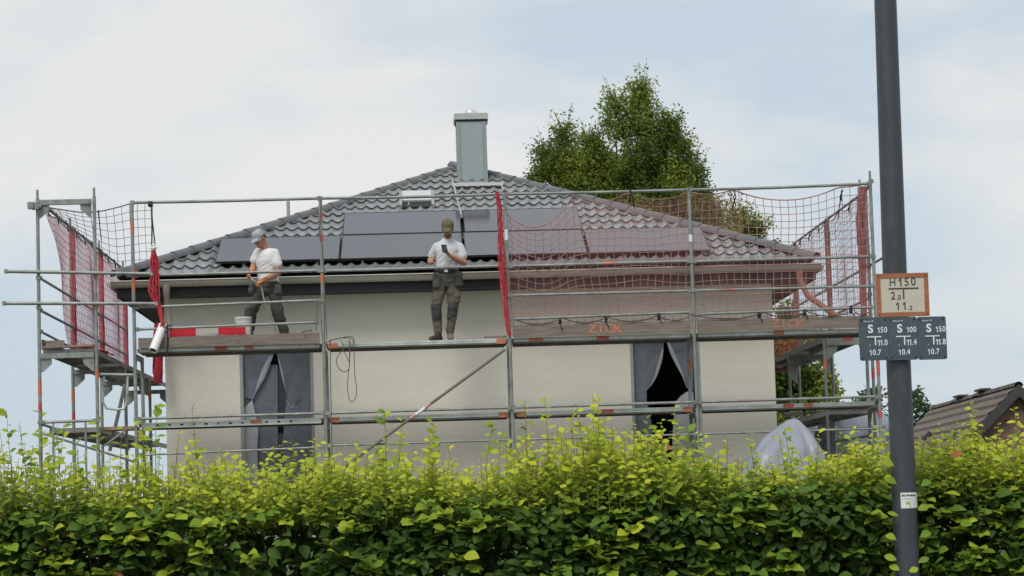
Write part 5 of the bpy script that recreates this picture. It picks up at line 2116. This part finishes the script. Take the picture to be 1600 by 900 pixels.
TY = 22.0
bx = at(990, 700, TY)
tree((bx.x, TY, 1.25), 'tall green tree with several pointed tops rising behind the hip roof', [
    (1000, 102, 420, 82), (962, 112, 330, 40), (1046, 148, 340, 42), (935, 178, 360, 45), (884, 163, 380, 46), (852, 198, 390, 42), (834, 238, 400, 34), (908, 205, 380, 50),
    (1070, 185, 380, 48), (1090, 222, 400, 44), (1100, 258, 420, 36), (1000, 230, 440, 95), (1060, 260, 440, 70), (930, 250, 430, 80), (1120, 285, 440, 60), (1150, 300, 440, 55), (1178, 320, 450, 48), (1200, 350, 450, 30), (960, 190, 430, 70), (925, 175, 430, 62), (905, 235, 430, 60), (870, 205, 430, 60), (940, 205, 440, 80), (985, 240, 440, 90), (1020, 170, 400, 62)],
    M['treeleaf'], .084, 5.2, 5, .24)
TY2 = 15.0
bx = at(1255, 720, TY2)
tree((bx.x, TY2, 1.25), 'round leafy tree seen under the deck of the side run behind the house', [
    (1240, 520, 720, 60), (1285, 545, 720, 42), (1215, 500, 720, 50), (1300, 575, 700, 30), (1180, 520, 720, 60), (1255, 470, 640, 46), (1225, 450, 600, 40)], M['treeleaf'], .11, 4.2, 8, .16)
TY3 = 62.0
bx = at(1420, 720, TY3)
tree((bx.x, TY3, 1.25), 'distant pale green tree beyond the brick house, partly behind the lamp post', [
    (1432, 600, 730, 34), (1400, 608, 730, 40), (1365, 600, 730, 32), (1345, 612, 730, 26), (1452, 620, 720, 18)], M['farleaf'], .24, .6, 12, .3)

# ------------------------------------------------------------------ brick neighbour house
NY = 31.0
nb = thing('brick_house', (at(1600, 700, NY).x, NY, 1.25), 'red brick neighbour house with brown tiled gable roof behind the hedge', 'house')
rg = at(1592, 603, NY)                       # gable end of the ridge
ang = math.radians(3.9)
fw = Vector((math.sin(ang), math.cos(ang), 0))
rt = Vector((math.cos(ang), -math.sin(ang), 0))
HALF, PIT = 4.6, 1.0
Lr = 15.0


def nbp(u, v, z):                            # u across the gable, v along the ridge
    q = rg + rt * u + fw * v
    return Vector((q.x, q.y, z))


zr = rg.z
ze = zr - HALF * PIT * .92
mb = MB()
ov = .35
a, b, c = nbp(-HALF + .45, ov, zr - (HALF - .45) * .95 - .12), nbp(HALF - .45, ov, zr - (HALF - .45) * .95 - .12), nbp(0, ov, zr - .22)
mb.add([nbp(-HALF + .45, ov, 1.0), nbp(HALF - .45, ov, 1.0), b, c, a], [(0, 1, 2, 3, 4)])
mb.quad(nbp(-HALF + .45, ov, 1.0), a, nbp(-HALF + .45, Lr, a.z), nbp(-HALF + .45, Lr, 1.0))
mb.quad(nbp(HALF - .45, ov, 1.0), nbp(HALF - .45, Lr, 1.0), nbp(HALF - .45, Lr, b.z), b)
mb.build('wall', M['brick'], nb, fix=False)
mb = MB()
zl = zr - HALF * .95 - .05
mb.add([nbp(0, .05, zr - .06), nbp(0, Lr, zr - .06), nbp(-HALF, Lr, zl), nbp(-HALF, .05, zl), nbp(HALF, .05, zl), nbp(HALF, Lr, zl)], [(0, 1, 2, 3), (1, 0, 4, 5)])
nroof = mb.build('roof', M['verge'], nb, fix=False)
nc = 15
for j in range(nc):                          # courses of interlocking tiles, each lapping the one below
    t0, t1 = j / nc, (j + 1) / nc
    mb = MB()
    for sgn_ in (-1, 1):
        pts0, pts1, pts2 = [], [], []
        K = 46
        for k in range(K + 1):
            v = .06 + (Lr - .06) * k / K
            wob = .010 * noise.noise(Vector((k * .9, j * 2.1, 3))) + (.006 if k % 2 else 0)
            u0, u1 = HALF * (1 - t0) * sgn_, HALF * (1 - t1) * sgn_
            z0 = zr - HALF * (1 - t0) * .95 + .11 + wob
            z1 = zr - HALF * (1 - t1) * .95 + .02 + wob
            pts0.append(nbp(u0, v, z0)); pts1.append(nbp(u1, v, z1)); pts2.append(nbp(u0, v, z0 - .10))
        mb.grid([pts2, pts0, pts1])
    mb.build('tile_course', M['oldtile'], nroof, smooth=True, fix=False)
mb = MB()
for k in range(34):
    v = .0 + Lr * k / 34
    lift = .03 * (1 if k in (13, 14, 22, 23) else 0)
    pts = []
    for vv, rr in ((v, .13), (v + .46, .115)):
        pts.append([nbp(math.cos(a_) * rr, vv, zr - .0 + math.sin(a_) * rr + lift) for a_ in [math.pi * q / 8 for q in range(9)]])
    mb.grid(pts)
mb.build('ridge_tiling', M['oldtile'], nroof, smooth=True, fix=False)
for v0 in (5.2, 9.0):                        # raised lead caps on the ridge
    mb = MB()
    q = nbp(-.05, v0, zr + .17)
    mb.obox(q, rt * .16, fw * .55, (0, 0, .03))
    mb.build('ridge_vent', M['verge'], nroof)
for u, v in ((-1.9, 9.2), (-1.35, 8.3)):
    mb = MB()
    q = nbp(u, v, zr + u * .95 + .17)
    mb.obox(q, (rt + Vector((0, 0, .95))).normalized() * .16, fw * .16, Vector((-.69, 0, .72)) * .05)
    mb.build('roof_vent', M['verge'], nroof)
for sgn_ in (-1, 1):                         # verge boards
    mb = MB()
    p0, p1 = nbp(0, 0, zr + .06), nbp(HALF * sgn_, 0, zr - HALF * .95 + .06)
    dz = Vector((0, 0, -.36))
    mb.add([p0, p1, p1 + dz, p0 + dz] + [q + fw * .05 for q in (p0, p1, p1 + dz, p0 + dz)], [(0, 1, 2, 3), (7, 6, 5, 4), (0, 4, 5, 1), (3, 2, 6, 7), (1, 5, 6, 2), (0, 3, 7, 4)])
    mb.build('verge_board', M['verge'], nroof)


# ------------------------------------------------------------------ tarpaulins
def tarp(name, c, rx, ry, h, label, seed, top_shift=(0, 0), material=None, power=2.1):
    mb = MB()
    rows = []
    n, m = 26, 64
    for i in range(n + 1):
        t = i / n
        row = []
        for j in range(m + 1):
            a = 2 * math.pi * j / m
            rr = math.sin(math.pi / 2 * min(1, t * 1.0)) ** .75
            pl = 1 + (.16 * abs(math.sin(a * 3.5 + seed + 1.2 * t)) - .08) * t + .10 * noise.noise(Vector((math.cos(a) * 2.2, math.sin(a) * 2.2, t * 1.5 + seed)))
            sq = 1 / max(abs(math.cos(a)), abs(math.sin(a))) ** .45
            rg_ = 1 - 2 * abs(noise.noise(Vector((math.cos(a) * 2.6 + seed, math.sin(a) * 2.6, t * 2.4))))
            rg2 = 1 - 2 * abs(noise.noise(Vector((math.cos(a) * 6 + seed, math.sin(a) * 6, t * 5 + 4))))
            pl += .22 * rg_ * min(1, t * 3) + .10 * rg2
            x = c[0] + math.cos(a) * rx * rr * pl * sq + top_shift[0] * (1 - t)
            y = c[1] + math.sin(a) * ry * rr * pl * sq + top_shift[1] * (1 - t)
            z = c[2] + h * (1 - t ** power) + .05 * noise.noise(Vector((x * 3, y * 3, seed))) * (1 - t * .5) + .10 * (abs(math.sin(a * 4.5 + seed)) - .6) * t * (1 - t) * 2
            row.append((x, y, z))
        rows.append(row)
    mb.grid(rows)
    o_ = mb.build(name, material or M['tarp'], None, smooth='all', origin=c)
    return tag(o_, label, 'tarpaulin')


c = at(1206, 700, -1.6)
tarp('tarpaulin', (c.x, -1.6, 1.25), .56, .6, at(1236, 655, -1.6).z - 1.25, 'pale grey tarpaulin draped over a tall heap in front of the scaffold corner', 2.0, (.30, 0), None, 1.25)
c = at(1335, 700, 5.4)
tarp('tarpaulin', (c.x, 5.4, 1.25), .75, .9, at(1345, 642, 5.4).z - 1.25, 'grey tarpaulin over a heap behind the scaffold legs near the lamp post', 5.0, (.15, 0))
c = at(1268, 700, 9.2)
tarp('tarpaulin', (c.x, 9.2, 1.25), .8, .9, at(1300, 650, 9.2).z - 1.25, 'far grey tarpaulin heap seen between the scaffold legs under the tree', 9.0)


# ------------------------------------------------------------------ people
def hand(mb, w, f, pn, tside, curls, s=1.0, fat=1.0):
    w, f, pn = Vector(w), Vector(f).normalized(), Vector(pn)
    pn = (pn - f * f.dot(pn)).normalized()
    ac = f.cross(pn).normalized() * tside
    mb.loft([(w - f * .02 * s, ac * .024 * s * fat, pn * .019 * s * fat), (w + f * .015 * s, ac * .030 * s * fat, pn * .018 * s * fat), (w + f * .055 * s, ac * .041 * s * fat, pn * .017 * s * fat),
             (w + f * .092 * s, ac * .042 * s * fat, pn * .014 * s * fat), (w + f * .099 * s, ac * .036 * s * fat, pn * .009 * s * fat)], 14)
    for i, (L, c) in enumerate(zip((.074, .082, .076, .060), curls)):
        p = w + f * (.090 - .004 * i) * s + ac * (.031 - .0205 * i) * s
        a = 0.0
        r = .0092 * fat * s
        for k, fr in enumerate((.46, .30, .24)):
            a += c * (.8 if k == 0 else 1.0)
            d = (f * math.cos(a) + pn * math.sin(a) + ac * (.10 - .07 * i) * (1 if k == 0 else 0)).normalized()
            q = p + d * L * fr * s
            mb.capsule(p, q, r, r * .93, 8)
            r *= .93
            p = q
    p = w + f * .028 * s + ac * .030 * s
    d1 = (ac * .72 + f * .62 + pn * .35).normalized()
    d2 = (ac * .25 + f * .80 + pn * .55).normalized()
    q = p + d1 * .042 * s
    mb.capsule(p, q, .0135 * fat * s, .0110 * fat * s, 8)
    mb.capsule(q, q + d2 * .034 * s, .0110 * fat * s, .0092 * fat * s, 8)


def head(mb, c, fv, uv, s=1.0):
    fv = Vector(fv).normalized()
    uv = Vector(uv)
    uv = (uv - fv * fv.dot(uv)).normalized()
    sv = fv.cross(uv)
    R = Matrix((sv, fv, uv)).transposed()
    c = Vector(c)
    q = lambda a, b, d: c + (sv * a + fv * b + uv * d) * s
    mb.ball(q(0, -.012, .028), .076 * s, .096 * s, .092 * s, rot=R)
    mb.loft([(q(0, .035, .03), sv * .064 * s, fv * .058 * s), (q(0, .036, -.01), sv * .063 * s, fv * .056 * s), (q(0, .040, -.05), sv * .054 * s, fv * .050 * s), (q(0, .048, -.085), sv * .036 * s, fv * .034 * s), (q(0, .052, -.108), sv * .020 * s, fv * .018 * s)], 16)
    mb.capsule(q(0, .086, .012), q(0, .107, -.024), .009 * s, .0145 * s, 8)         # nose
    mb.capsule(q(-.010, .096, -.028), q(.010, .096, -.028), .010 * s, .010 * s, 8)
    mb.capsule(q(-.040, .078, .026), q(.040, .078, .026), .011 * s, .011 * s, 8)    # brow
    mb.capsule(q(-.018, .084, -.052), q(.018, .084, -.052), .0085 * s, .0085 * s, 8)  # lips
    mb.capsule(q(-.015, .082, -.064), q(.015, .082, -.064), .0085 * s, .0085 * s, 8)
    mb.ball(q(0, .072, -.096), .022 * s, .018 * s, .016 * s, rot=R)
    for e_ in (-1, 1):
        mb.ball(q(.077 * e_, -.010, -.008), .010 * s, .020 * s, .031 * s, rot=R, seg=10)
        mb.ball(q(.040 * e_, .060, -.018), .022 * s, .022 * s, .020 * s, rot=R, seg=10)
    return q, (sv, fv, uv)


def cap(parent, q, ax, material, s=1.0, bill_drop=.0):
    sv, fv, uv = ax
    mb = MB()
    rows = []
    for i in range(8):
        th = math.pi / 2 * i / 7
        zz = .040 + .094 * math.sin(th)
        k = math.cos(th) ** .75
        rows.append([q(.086 * math.cos(a) * k, -.010 + .106 * math.sin(a) * k, zz - .012 * math.sin(a) * (1 - i / 7) * 0) for a in [2 * math.pi * j / 24 for j in range(25)]])
    low = [q(.083 * math.cos(a), -.010 + .103 * math.sin(a), .034) for a in [2 * math.pi * j / 24 for j in range(25)]]
    mb.grid([low] + rows)
    o_ = mb.build('cap', material, parent, smooth=True)
    mb = MB()
    up, dn = [], []
    for i in range(6):
        t = i / 5
        r1, r2 = [], []
        for j in range(13):
            a = math.radians(22 + 136 * j / 12)
            w = .083 * math.cos(a)
            f0 = -.010 + .100 * math.sin(a)
            f1 = -.010 + .100 * math.sin(a) + .072 * math.sin(math.pi * (j / 12)) ** .6
            z = .044 - bill_drop * t - .022 * t - .03 * (math.cos(a) ** 2) * t
            r1.append(q(w * (1 - .06 * t), f0 + (f1 - f0) * t, z + .005)); r2.append(q(w * (1 - .06 * t), f0 + (f1 - f0) * t, z))
        up.append(r1); dn.append(r2)
    mb.grid(up)
    mb.grid(dn)
    mb.grid([up[-1], dn[-1]])
    mb.build('bill', material, o_, smooth=True)
    mb = MB()
    mb.ball(q(0, -.010, .136), .008, .008, .005, 0, 8)
    mb.build('button', material, o_, smooth='all')
    return o_


def band(mb, c, u, w, h, up=(0, 0, 1)):
    c, u, w, up = Vector(c), Vector(u), Vector(w), Vector(up)
    mb.loft([(c - up * h / 2, u, w), (c + up * h / 2, u, w)], 24)


def boot(mb, ankle, toe_dir, s=1.0, z=ZD1):
    a = Vector(ankle)
    t = Vector(toe_dir).normalized()
    sd = Vector((-t.y, t.x, 0))
    b = Vector((a.x, a.y, z))
    mb.loft([(b - t * .075 + Vector((0, 0, .001)), sd * .03, t * .012), (b - t * .07 + Vector((0, 0, .03)), sd * .034, t * .02)], 12)
    secs = []
    for d, hw, hh in ((-.085, .026, .028), (-.06, .036, .046), (0, .040, .056), (.06, .044, .044), (.12, .049, .034), (.17, .044, .028), (.198, .026, .018)):
        secs.append((b + t * d + Vector((0, 0, hh + .001)), sd * hw, Vector((0, 0, hh))))
    mb.loft(secs, 16)
    mb.loft([(b + Vector((0, 0, .04)), sd * .046, t * .062), (b - t * .008 + Vector((0, 0, .09)), sd * .047, t * .056), (a * .0 + Vector((a.x, a.y, z + .20)) - t * .01, sd * .050, t * .054)], 16)


J = at
ZF = ZD1 + .002
# ---- worker with the phone, on the open deck of the second bay
Yb = .22
b_hd = J(699.5, 357.5, Yb - .07)
b_nk = J(700, 374, Yb)
shR, shL = J(681, 383, Yb + .01), J(720, 383, Yb - .01)
elR, elL = J(673, 409, Yb + .08), J(725, 411, Yb - .06)
wrR, wrL = J(671.5, 406, Yb - .13), J(703.5, 399.5, Yb - .24)
hipR, hipL = J(688, 444, Yb), J(707, 444, Yb)
knR, knL = J(681.5, 481, Yb - .05), J(708, 480, Yb - .03)
anR, anL = J(684, 515, Yb - .02), J(703.5, 515, Yb + .01)
pel = J(697.5, 434, Yb)
chest = J(700, 393, Yb - .01)
waist = J(698, 415, Yb)
mb = MB()
X, Yv = Vector((1, 0, 0)), Vector((0, 1, 0))
qB, axB = head(mb, b_hd, (-.06, -.90, -.42), (0, -.40, .9), 1.05)
mb.capsule(b_nk - Vector((0, 0, .05)), b_hd + Vector((0, .03, -.04)), .062, .056, 14)
mb.loft([(pel - Vector((0, 0, .09)), X * .12, Yv * .08), (pel, X * .155, Yv * .10), (waist, X * .140, Yv * .095), (chest - Vector((0, 0, .02)), X * .165, Yv * .112), (chest + Vector((0, 0, .07)), X * .168, Yv * .10), (b_nk - Vector((0, 0, .055)), X * .11, Yv * .07), (b_nk, X * .055, Yv * .055)], 20)
for sh, el, wr in ((shR, elR, wrR), (shL, elL, wrL)):
    mb.chain([sh + Vector((0, 0, -.030)), el], [.048, .044], 12)
    mb.chain([el, el.lerp(wr, .35), wr], [.045, .046, .030], 12)
hand(mb, wrR, (wrR - elR).normalized() + Vector((.10, -.1, -.25)), Vector((.55, .2, -.8)), 1, (.75, .8, .85, .9))
hdirL = Vector((-.62, -.45, .55))
hand(mb, wrL, hdirL, Vector((-.35, -.25, .9)), 1, (.45, .55, .65, .75))
for hp, kn, an in ((hipR, knR, anR), (hipL, knL, anL)):
    mb.chain([hp, kn, an], [.075, .052, .040], 12)
    mb.capsule(an, Vector((an.x, an.y, ZF + .06)), .036, .03, 10)
me = voxel_union(mb, .0062, 3, 'person')
org = Vector((pel.x, Yb, ZF))
co = np.empty(len(me.vertices) * 3)
me.vertices.foreach_get('co', co)
me.vertices.foreach_set('co', (co.reshape(-1, 3) - np.array(org)).ravel())
me.materials.clear()
me.materials.append(M['skin'])
me.name = 'person'
manB = bpy.data.objects.new('person', me)
link(manB, None, org)
tag(manB, 'worker in olive cap and pale T-shirt standing on the open deck, looking at a phone', 'person', 'workers on the scaffold')
cap(manB, qB, axB, M['capolive'], 1.0, .012)
# T-shirt
mb = MB()
hem = J(697.5, 423, Yb)
mb.loft([(hem, X * .158, Yv * .114), (hem + Vector((0, 0, .006)), X * .158, Yv * .115), (waist + Vector((0, 0, .02)), X * .150, Yv * .112), (chest - Vector((0, 0, .05)), X * .165, Yv * .122), (chest + Vector((0, 0, .03)), X * .174, Yv * .116), (chest + Vector((0, 0, .08)), X * .160, Yv * .100), (b_nk - Vector((0, 0, .03)), X * .115, Yv * .085), (b_nk + Vector((0, 0, .018)), X * .070, Yv * .070)], 24)
slR, slL = shR.lerp(elR, .62), shL.lerp(elL, .60)
dn = Vector((0, 0, -.022))
for sh, sl, sg_ in ((shR, slR, 1), (shL, slL, -1)):
    s2 = sh + dn + Vector((sg_ * .012, 0, 0))
    mb.chain([b_nk + Vector((0, 0, -.028)), s2 + Vector((sg_ * .03, 0, .006)), s2, sl], [.058, .058, .059, .064], 14)
union_part('t_shirt', mb, M['teegrey'], manB, .0075, 9, .004, 8, (hem.z, .42, .010))
# trousers
mb = MB()
mb.loft([(pel - Vector((0, 0, .13)), X * .09, Yv * .09), (pel - Vector((0, 0, .07)), X * .165, Yv * .12), (pel + Vector((0, 0, .03)), X * .170, Yv * .122), (hem - Vector((0, 0, .004)), X * .160, Yv * .114)], 22)
for hp, kn, an in ((hipR, knR, anR), (hipL, knL, anL)):
    mb.chain([hp, hp.lerp(kn, .5), kn, kn.lerp(an, .45), an + Vector((0, 0, .02)), an + Vector((0, 0, -.025))], [.093, .085, .069, .067, .060, .058], 14)
tr = union_part('trousers', mb, M['trouser2'], manB, .0075, 3, .012, 11)
for kn, an, sx in ((knR, anR, -1), (knL, anL, 1)):
    mb = MB()
    d = (an - kn).normalized()
    mb.loft([(kn - d * .06 + Vector((0, -.012, 0)), X * .073, Yv * .068), (kn + d * .0 + Vector((0, -.014, 0)), X * .076, Yv * .072), (kn + d * .15 + Vector((0, -.012, 0)), X * .071, Yv * .068), (kn + d * .17 + Vector((0, -.01, 0)), X * .068, Yv * .065)], 20)
    union_part('knee_pad', mb, M['kneepad'], tr, .0075, 3, .006, 12)
for hp, dx, ang_ in ((J(684.5, 437, Yb - .07), -.022, .12), (J(715.5, 435, Yb - .06), .014, -.05)):
    mb = MB()
    mb.loft([(hp + Vector((dx * .3, 0, .10)), X * .060, Yv * .045), (hp + Vector((dx * .5, -.01, 0)), X * .070, Yv * .058), (hp + Vector((dx, -.012, -.09)), X * .066, Yv * .055), (hp + Vector((dx, -.01, -.115)), X * .060, Yv * .045)], 18)
    union_part('holster_pocket', mb, mat('grey_pocket_cloth', (.085, .083, .078), .9, 0, .3, 15) if dx < 0 else M['trouser'], tr, .0075, 3, .01, 12)
mb = MB()
th = hipL.lerp(knL, .55)
mb.loft([(th + Vector((.055, -.02, .08)), X * .05, Yv * .07), (th + Vector((.055, -.03, 0)), X * .056, Yv * .075), (th + Vector((.052, -.025, -.09)), X * .052, Yv * .07)], 16)
union_part('thigh_pocket', mb, M['trouser2'], tr, .0075, 3, .008, 12)
mb = MB()
mb.obox(th + Vector((.10, -.02, .03)), (.008, 0, 0), (0, .05, 0), (0, 0, .012))
mb.build('pocket_flap', M['kneepad'], tr)
mb = MB()
band(mb, pel + Vector((0, -.004, .085)), X * .176, Yv * .130, .045)
bl = mb.build('belt', M['black'], manB, smooth=True)
mb = MB()
mb.obox(pel + Vector((-.004, -.137, .085)), (.024, 0, 0), (0, .006, 0), (0, 0, .020))
mb.build('belt_buckle', M['steel'], bl)
for an, td, m in ((anR, (-.55, -.8, 0), M['boot']), (anL, (-.02, -1, 0), M['bootgrey'])):
    mb = MB()
    boot(mb, an, td)
    union_part('boot', mb, m, manB, .0065, 2)
mb = MB()
q0 = elR.lerp(wrR, .62)
dw = (wrR - elR).normalized()
s1 = dw.cross(Vector((0, 0, 1))).normalized()
mb.loft([(q0 - dw * .05, s1 * .046, dw.cross(s1) * .046), (q0 + dw * .05, s1 * .040, dw.cross(s1) * .040)], 16)
mb.build('dark_wristband', M['kneepad'], manB, smooth=True)
mb = MB()
mb.loft([(qB(0, .046, -.058), axB[0] * .057, axB[1] * .053), (qB(0, .054, -.088), axB[0] * .041, axB[1] * .038), (qB(0, .058, -.112), axB[0] * .022, axB[1] * .021)], 16)
mb.build('beard', mat('short_beard', (.16, .075, .05), .9, 0, .2, 60), manB, smooth=True)
mb = MB()
for e_ in (-1, 1):
    mb.ball(qB(.031 * e_, .083, .004), .013, .006, .005, 0, 8)
mb.build('eye', M['hair'], manB, smooth='all')
mb = MB()
mb.ball(qB(0, -.03, .016), .0815, .085, .05, 0, 18)
mb.build('hair', M['hair'], manB, smooth='all')
# phone in his hand
pc = J(694.5, 388.5, Yb - .30)
mb = MB()
uu = Vector((-.10, .62, .78)).normalized()
ss = Vector((1, .15, 0)).normalized()
nn = ss.cross(uu)
mb.obox(pc, ss * .037, nn * .0048, uu * .075)
mb.obox(pc - ss * .018 + nn * .0055 + uu * .052, ss * .012, nn * .0012, uu * .014)
mb.obox(pc - ss * .018 - nn * .0055 + uu * .052, ss * .012, nn * .0012, uu * .014)
tag(mb.build('phone', M['phone'], None, origin=pc), 'black smartphone held up by the worker in the olive cap', 'phone')

# ---- worker with the grey cap, on the first bay, bending over a hose
Ya = .36
fA = Vector((-.70, -.68, -.62))
a_hd = J(405.5, 373, Ya - .10)
a_nk = J(416, 388, Ya - .03)
aF = Vector((-.74, -.67, 0)).normalized()           # where his chest points
aS = Vector((-aF.y, aF.x, 0)) * -1                  # towards his near (image right) arm
aS = Vector((.67, -.74, 0)).normalized()
shN, shF = J(430.5, 392, Ya - .13), J(401.5, 391, Ya + .12)
elN, elF = J(435, 426, Ya - .15), J(396, 417, Ya + .10)
wrN, wrF = J(412.5, 437.5, Ya - .27), J(393.5, 423, Ya - .12)
pelA = J(420, 449, Ya)
chA = J(416.5, 403, Ya - .02)
waA = J(418, 430, Ya)
hipF, hipN = J(409.5, 453, Ya + .06), J(427, 453, Ya - .06)
knF, knN = J(393.5, 487, Ya - .02), J(435, 486, Ya - .08)
anF, anN = J(388.5, 519, Ya + .02), J(443.5, 518, Ya - .06)
mb = MB()
qA, axA = head(mb, a_hd, fA, (-.38, -.35, .86))
mb.capsule(a_nk - Vector((0, 0, .05)), a_hd + Vector((.035, .03, -.045)), .062, .056, 14)
dF, dS = aF, aS
mb.loft([(pelA - Vector((0, 0, .09)), dS * .12, dF * .085), (pelA, dS * .15, dF * .105), (waA, dS * .145, dF * .10), (chA - Vector((0, 0, .04)), dS * .165, dF * .115), (chA + Vector((0, 0, .05)), dS * .170, dF * .10), (a_nk - Vector((0, 0, .05)), dS * .11, dF * .07), (a_nk, dS * .055, dF * .055)], 20)
for sh, el, wr in ((shN, elN, wrN), (shF, elF, wrF)):
    mb.chain([(sh + Vector((0, 0, -.030))).lerp(chA + Vector((0, 0, .05)), .10), el], [.046, .045], 12)
    mb.chain([el, el.lerp(wr, .35), wr], [.046, .047, .031], 12)
hN = Vector((-.85, -.15, -.35))
hF = Vector((-.45, -.5, -.55))
hand(mb, wrN, hN, Vector((-.2, .3, -.9)), -1, (.8, .85, .85, .9))
hand(mb, wrF, hF, Vector((.5, -.1, -.8)), 1, (.8, .85, .85, .9))
for hp, kn, an in ((hipF, knF, anF), (hipN, knN, anN)):
    mb.chain([hp, kn, an], [.075, .052, .040], 12)
    mb.capsule(an, Vector((an.x, an.y, ZF + .06)), .036, .03, 10)
me = voxel_union(mb, .0062, 3, 'person')
org = Vector((pelA.x, Ya, ZF))
co = np.empty(len(me.vertices) * 3)
me.vertices.foreach_get('co', co)
me.vertices.foreach_set('co', (co.reshape(-1, 3) - np.array(org)).ravel())
me.materials.clear()
me.materials.append(M['skinpale'])
me.name = 'person'
manA = bpy.data.objects.new('person', me)
link(manA, None, org)
tag(manA, 'worker in grey cap and white T-shirt striding along the deck with a hose', 'person', 'workers on the scaffold')
cap(manA, qA, axA, M['capgrey'], 1.0, .004)
mb = MB()
hemA = J(419, 441, Ya)
mb.loft([(hemA, dS * .168, dF * .126), (hemA + Vector((0, 0, .006)), dS * .170, dF * .128), (waA + Vector((0, 0, .06)), dS * .160, dF * .124), (chA - Vector((0, 0, .04)), dS * .172, dF * .128), (chA + Vector((0, 0, .03)), dS * .178, dF * .118), (chA + Vector((0, 0, .07)), dS * .160, dF * .098), (a_nk - Vector((0, 0, .040)), dS * .115, dF * .085), (a_nk - Vector((0, 0, .016)) - dF * .012, dS * .072, dF * .068)], 24)
dn = Vector((0, 0, -.030))
for sh, el_, f_ in ((shN, elN, .58), (shF, elF, .60)):
    s2 = (sh + dn).lerp(chA + Vector((0, 0, .05)), .10)
    mb.chain([a_nk + Vector((0, 0, -.045)), s2.lerp(a_nk + Vector((0, 0, -.06)), .3), s2, sh.lerp(el_, f_)], [.060, .062, .063, .070], 14)
union_part('t_shirt', mb, M['tee'], manA, .0075, 9, .004, 8, (hemA.z, .42, .011))
mb = MB()
mb.loft([(pelA - Vector((0, 0, .11)), dS * .10, dF * .09), (pelA - Vector((0, 0, .05)), dS * .155, dF * .118), (pelA + Vector((0, 0, .03)), dS * .168, dF * .126), (hemA + Vector((0, 0, .01)), dS * .158, dF * .116)], 22)
for hp, kn, an in ((hipF, knF, anF), (hipN, knN, anN)):
    mb.chain([hp, hp.lerp(kn, .5), kn, kn.lerp(an, .45), an, an + Vector((0, 0, -.05))], [.096, .084, .071, .070, .066, .064], 14)
trA = union_part('trousers', mb, M['trouser'], manA, .0075, 3, .014, 11)
for kn, an in ((knF, anF), (knN, anN)):
    mb = MB()
    d = (an - kn).normalized()
    o_ = aF * .02
    mb.loft([(kn - d * .06 + o_, dS * .080, dF * .078), (kn + o_, dS * .086, dF * .084), (kn + d * .14 + o_, dS * .082, dF * .080), (kn + d * .16 + o_, dS * .074, dF * .074)], 20)
    union_part('knee_pad', mb, M['kneepad'], trA, .0075, 3, .007, 12)
for hp in (J(434, 452, Ya - .12), J(394.5, 452, Ya + .02)):
    mb = MB()
    mb.loft([(hp + Vector((0, 0, .07)), dS * .04, dF * .055), (hp, dS * .048, dF * .066), (hp + Vector((0, 0, -.07)), dS * .042, dF * .06)], 16)
    union_part('holster_pocket', mb, mat('slate_pocket_cloth', (.085, .085, .083), .9, 0, .3, 15), trA, .0075, 3, .012, 12)
for an, td in ((anF, (-.9, -.4, 0)), (anN, (-.7, -.7, 0))):
    mb = MB()
    boot(mb, an, td)
    union_part('boot', mb, M['boot'], manA, .0065, 2)
for w, h_, pn, ts in ((wrN, hN, Vector((-.2, .3, -.9)), -1), (wrF, hF, Vector((.5, -.1, -.8)), 1)):
    mb = MB()
    hand(mb, w, h_, pn, ts, (.8, .85, .85, .9), 1.04, 1.22)
    hn = h_.normalized()
    s1 = hn.cross(Vector((0, 0, 1))).normalized()
    mb.loft([(w - hn * .045, s1 * .042, hn.cross(s1) * .040), (w + hn * .01, s1 * .038, hn.cross(s1) * .034)], 14)
    union_part('work_glove', mb, M['glove'], manA, .006, 2, .002, 30)
mb = MB()
for e_ in (-1, 1):
    mb.ball(qA(.031 * e_, .083, .004), .013, .006, .005, 0, 8)
mb.build('eye', M['hair'], manA, smooth='all')
mb = MB()
mb.ball(qA(0, -.03, .016), .0815, .085, .05, 0, 18)
mb.build('hair', M['hair'], manA, smooth='all')
# hose he pulls through his hands
mb = MB()
g0 = wrF + hF.normalized() * .085
g1 = wrN + hN.normalized() * .085 + Vector((0, 0, -.02))
mb.path(curve([g0 + Vector((-.02, .02, .05)), g0, g0.lerp(g1, .5) + Vector((-.01, 0, -.01)), g1, J(409, 452, Ya - .26), J(413, 470, Ya - .24), J(420, 487, Ya - .2), J(427, 503, Ya - .16), J(432, 520, Ya - .14), J(434, 534, Ya - .12)]), .0125, 10)
tag(mb.build('hose', M['hose'], None, smooth='all'), 'pale thin hose running from the gloved hands down to the deck', 'hose')
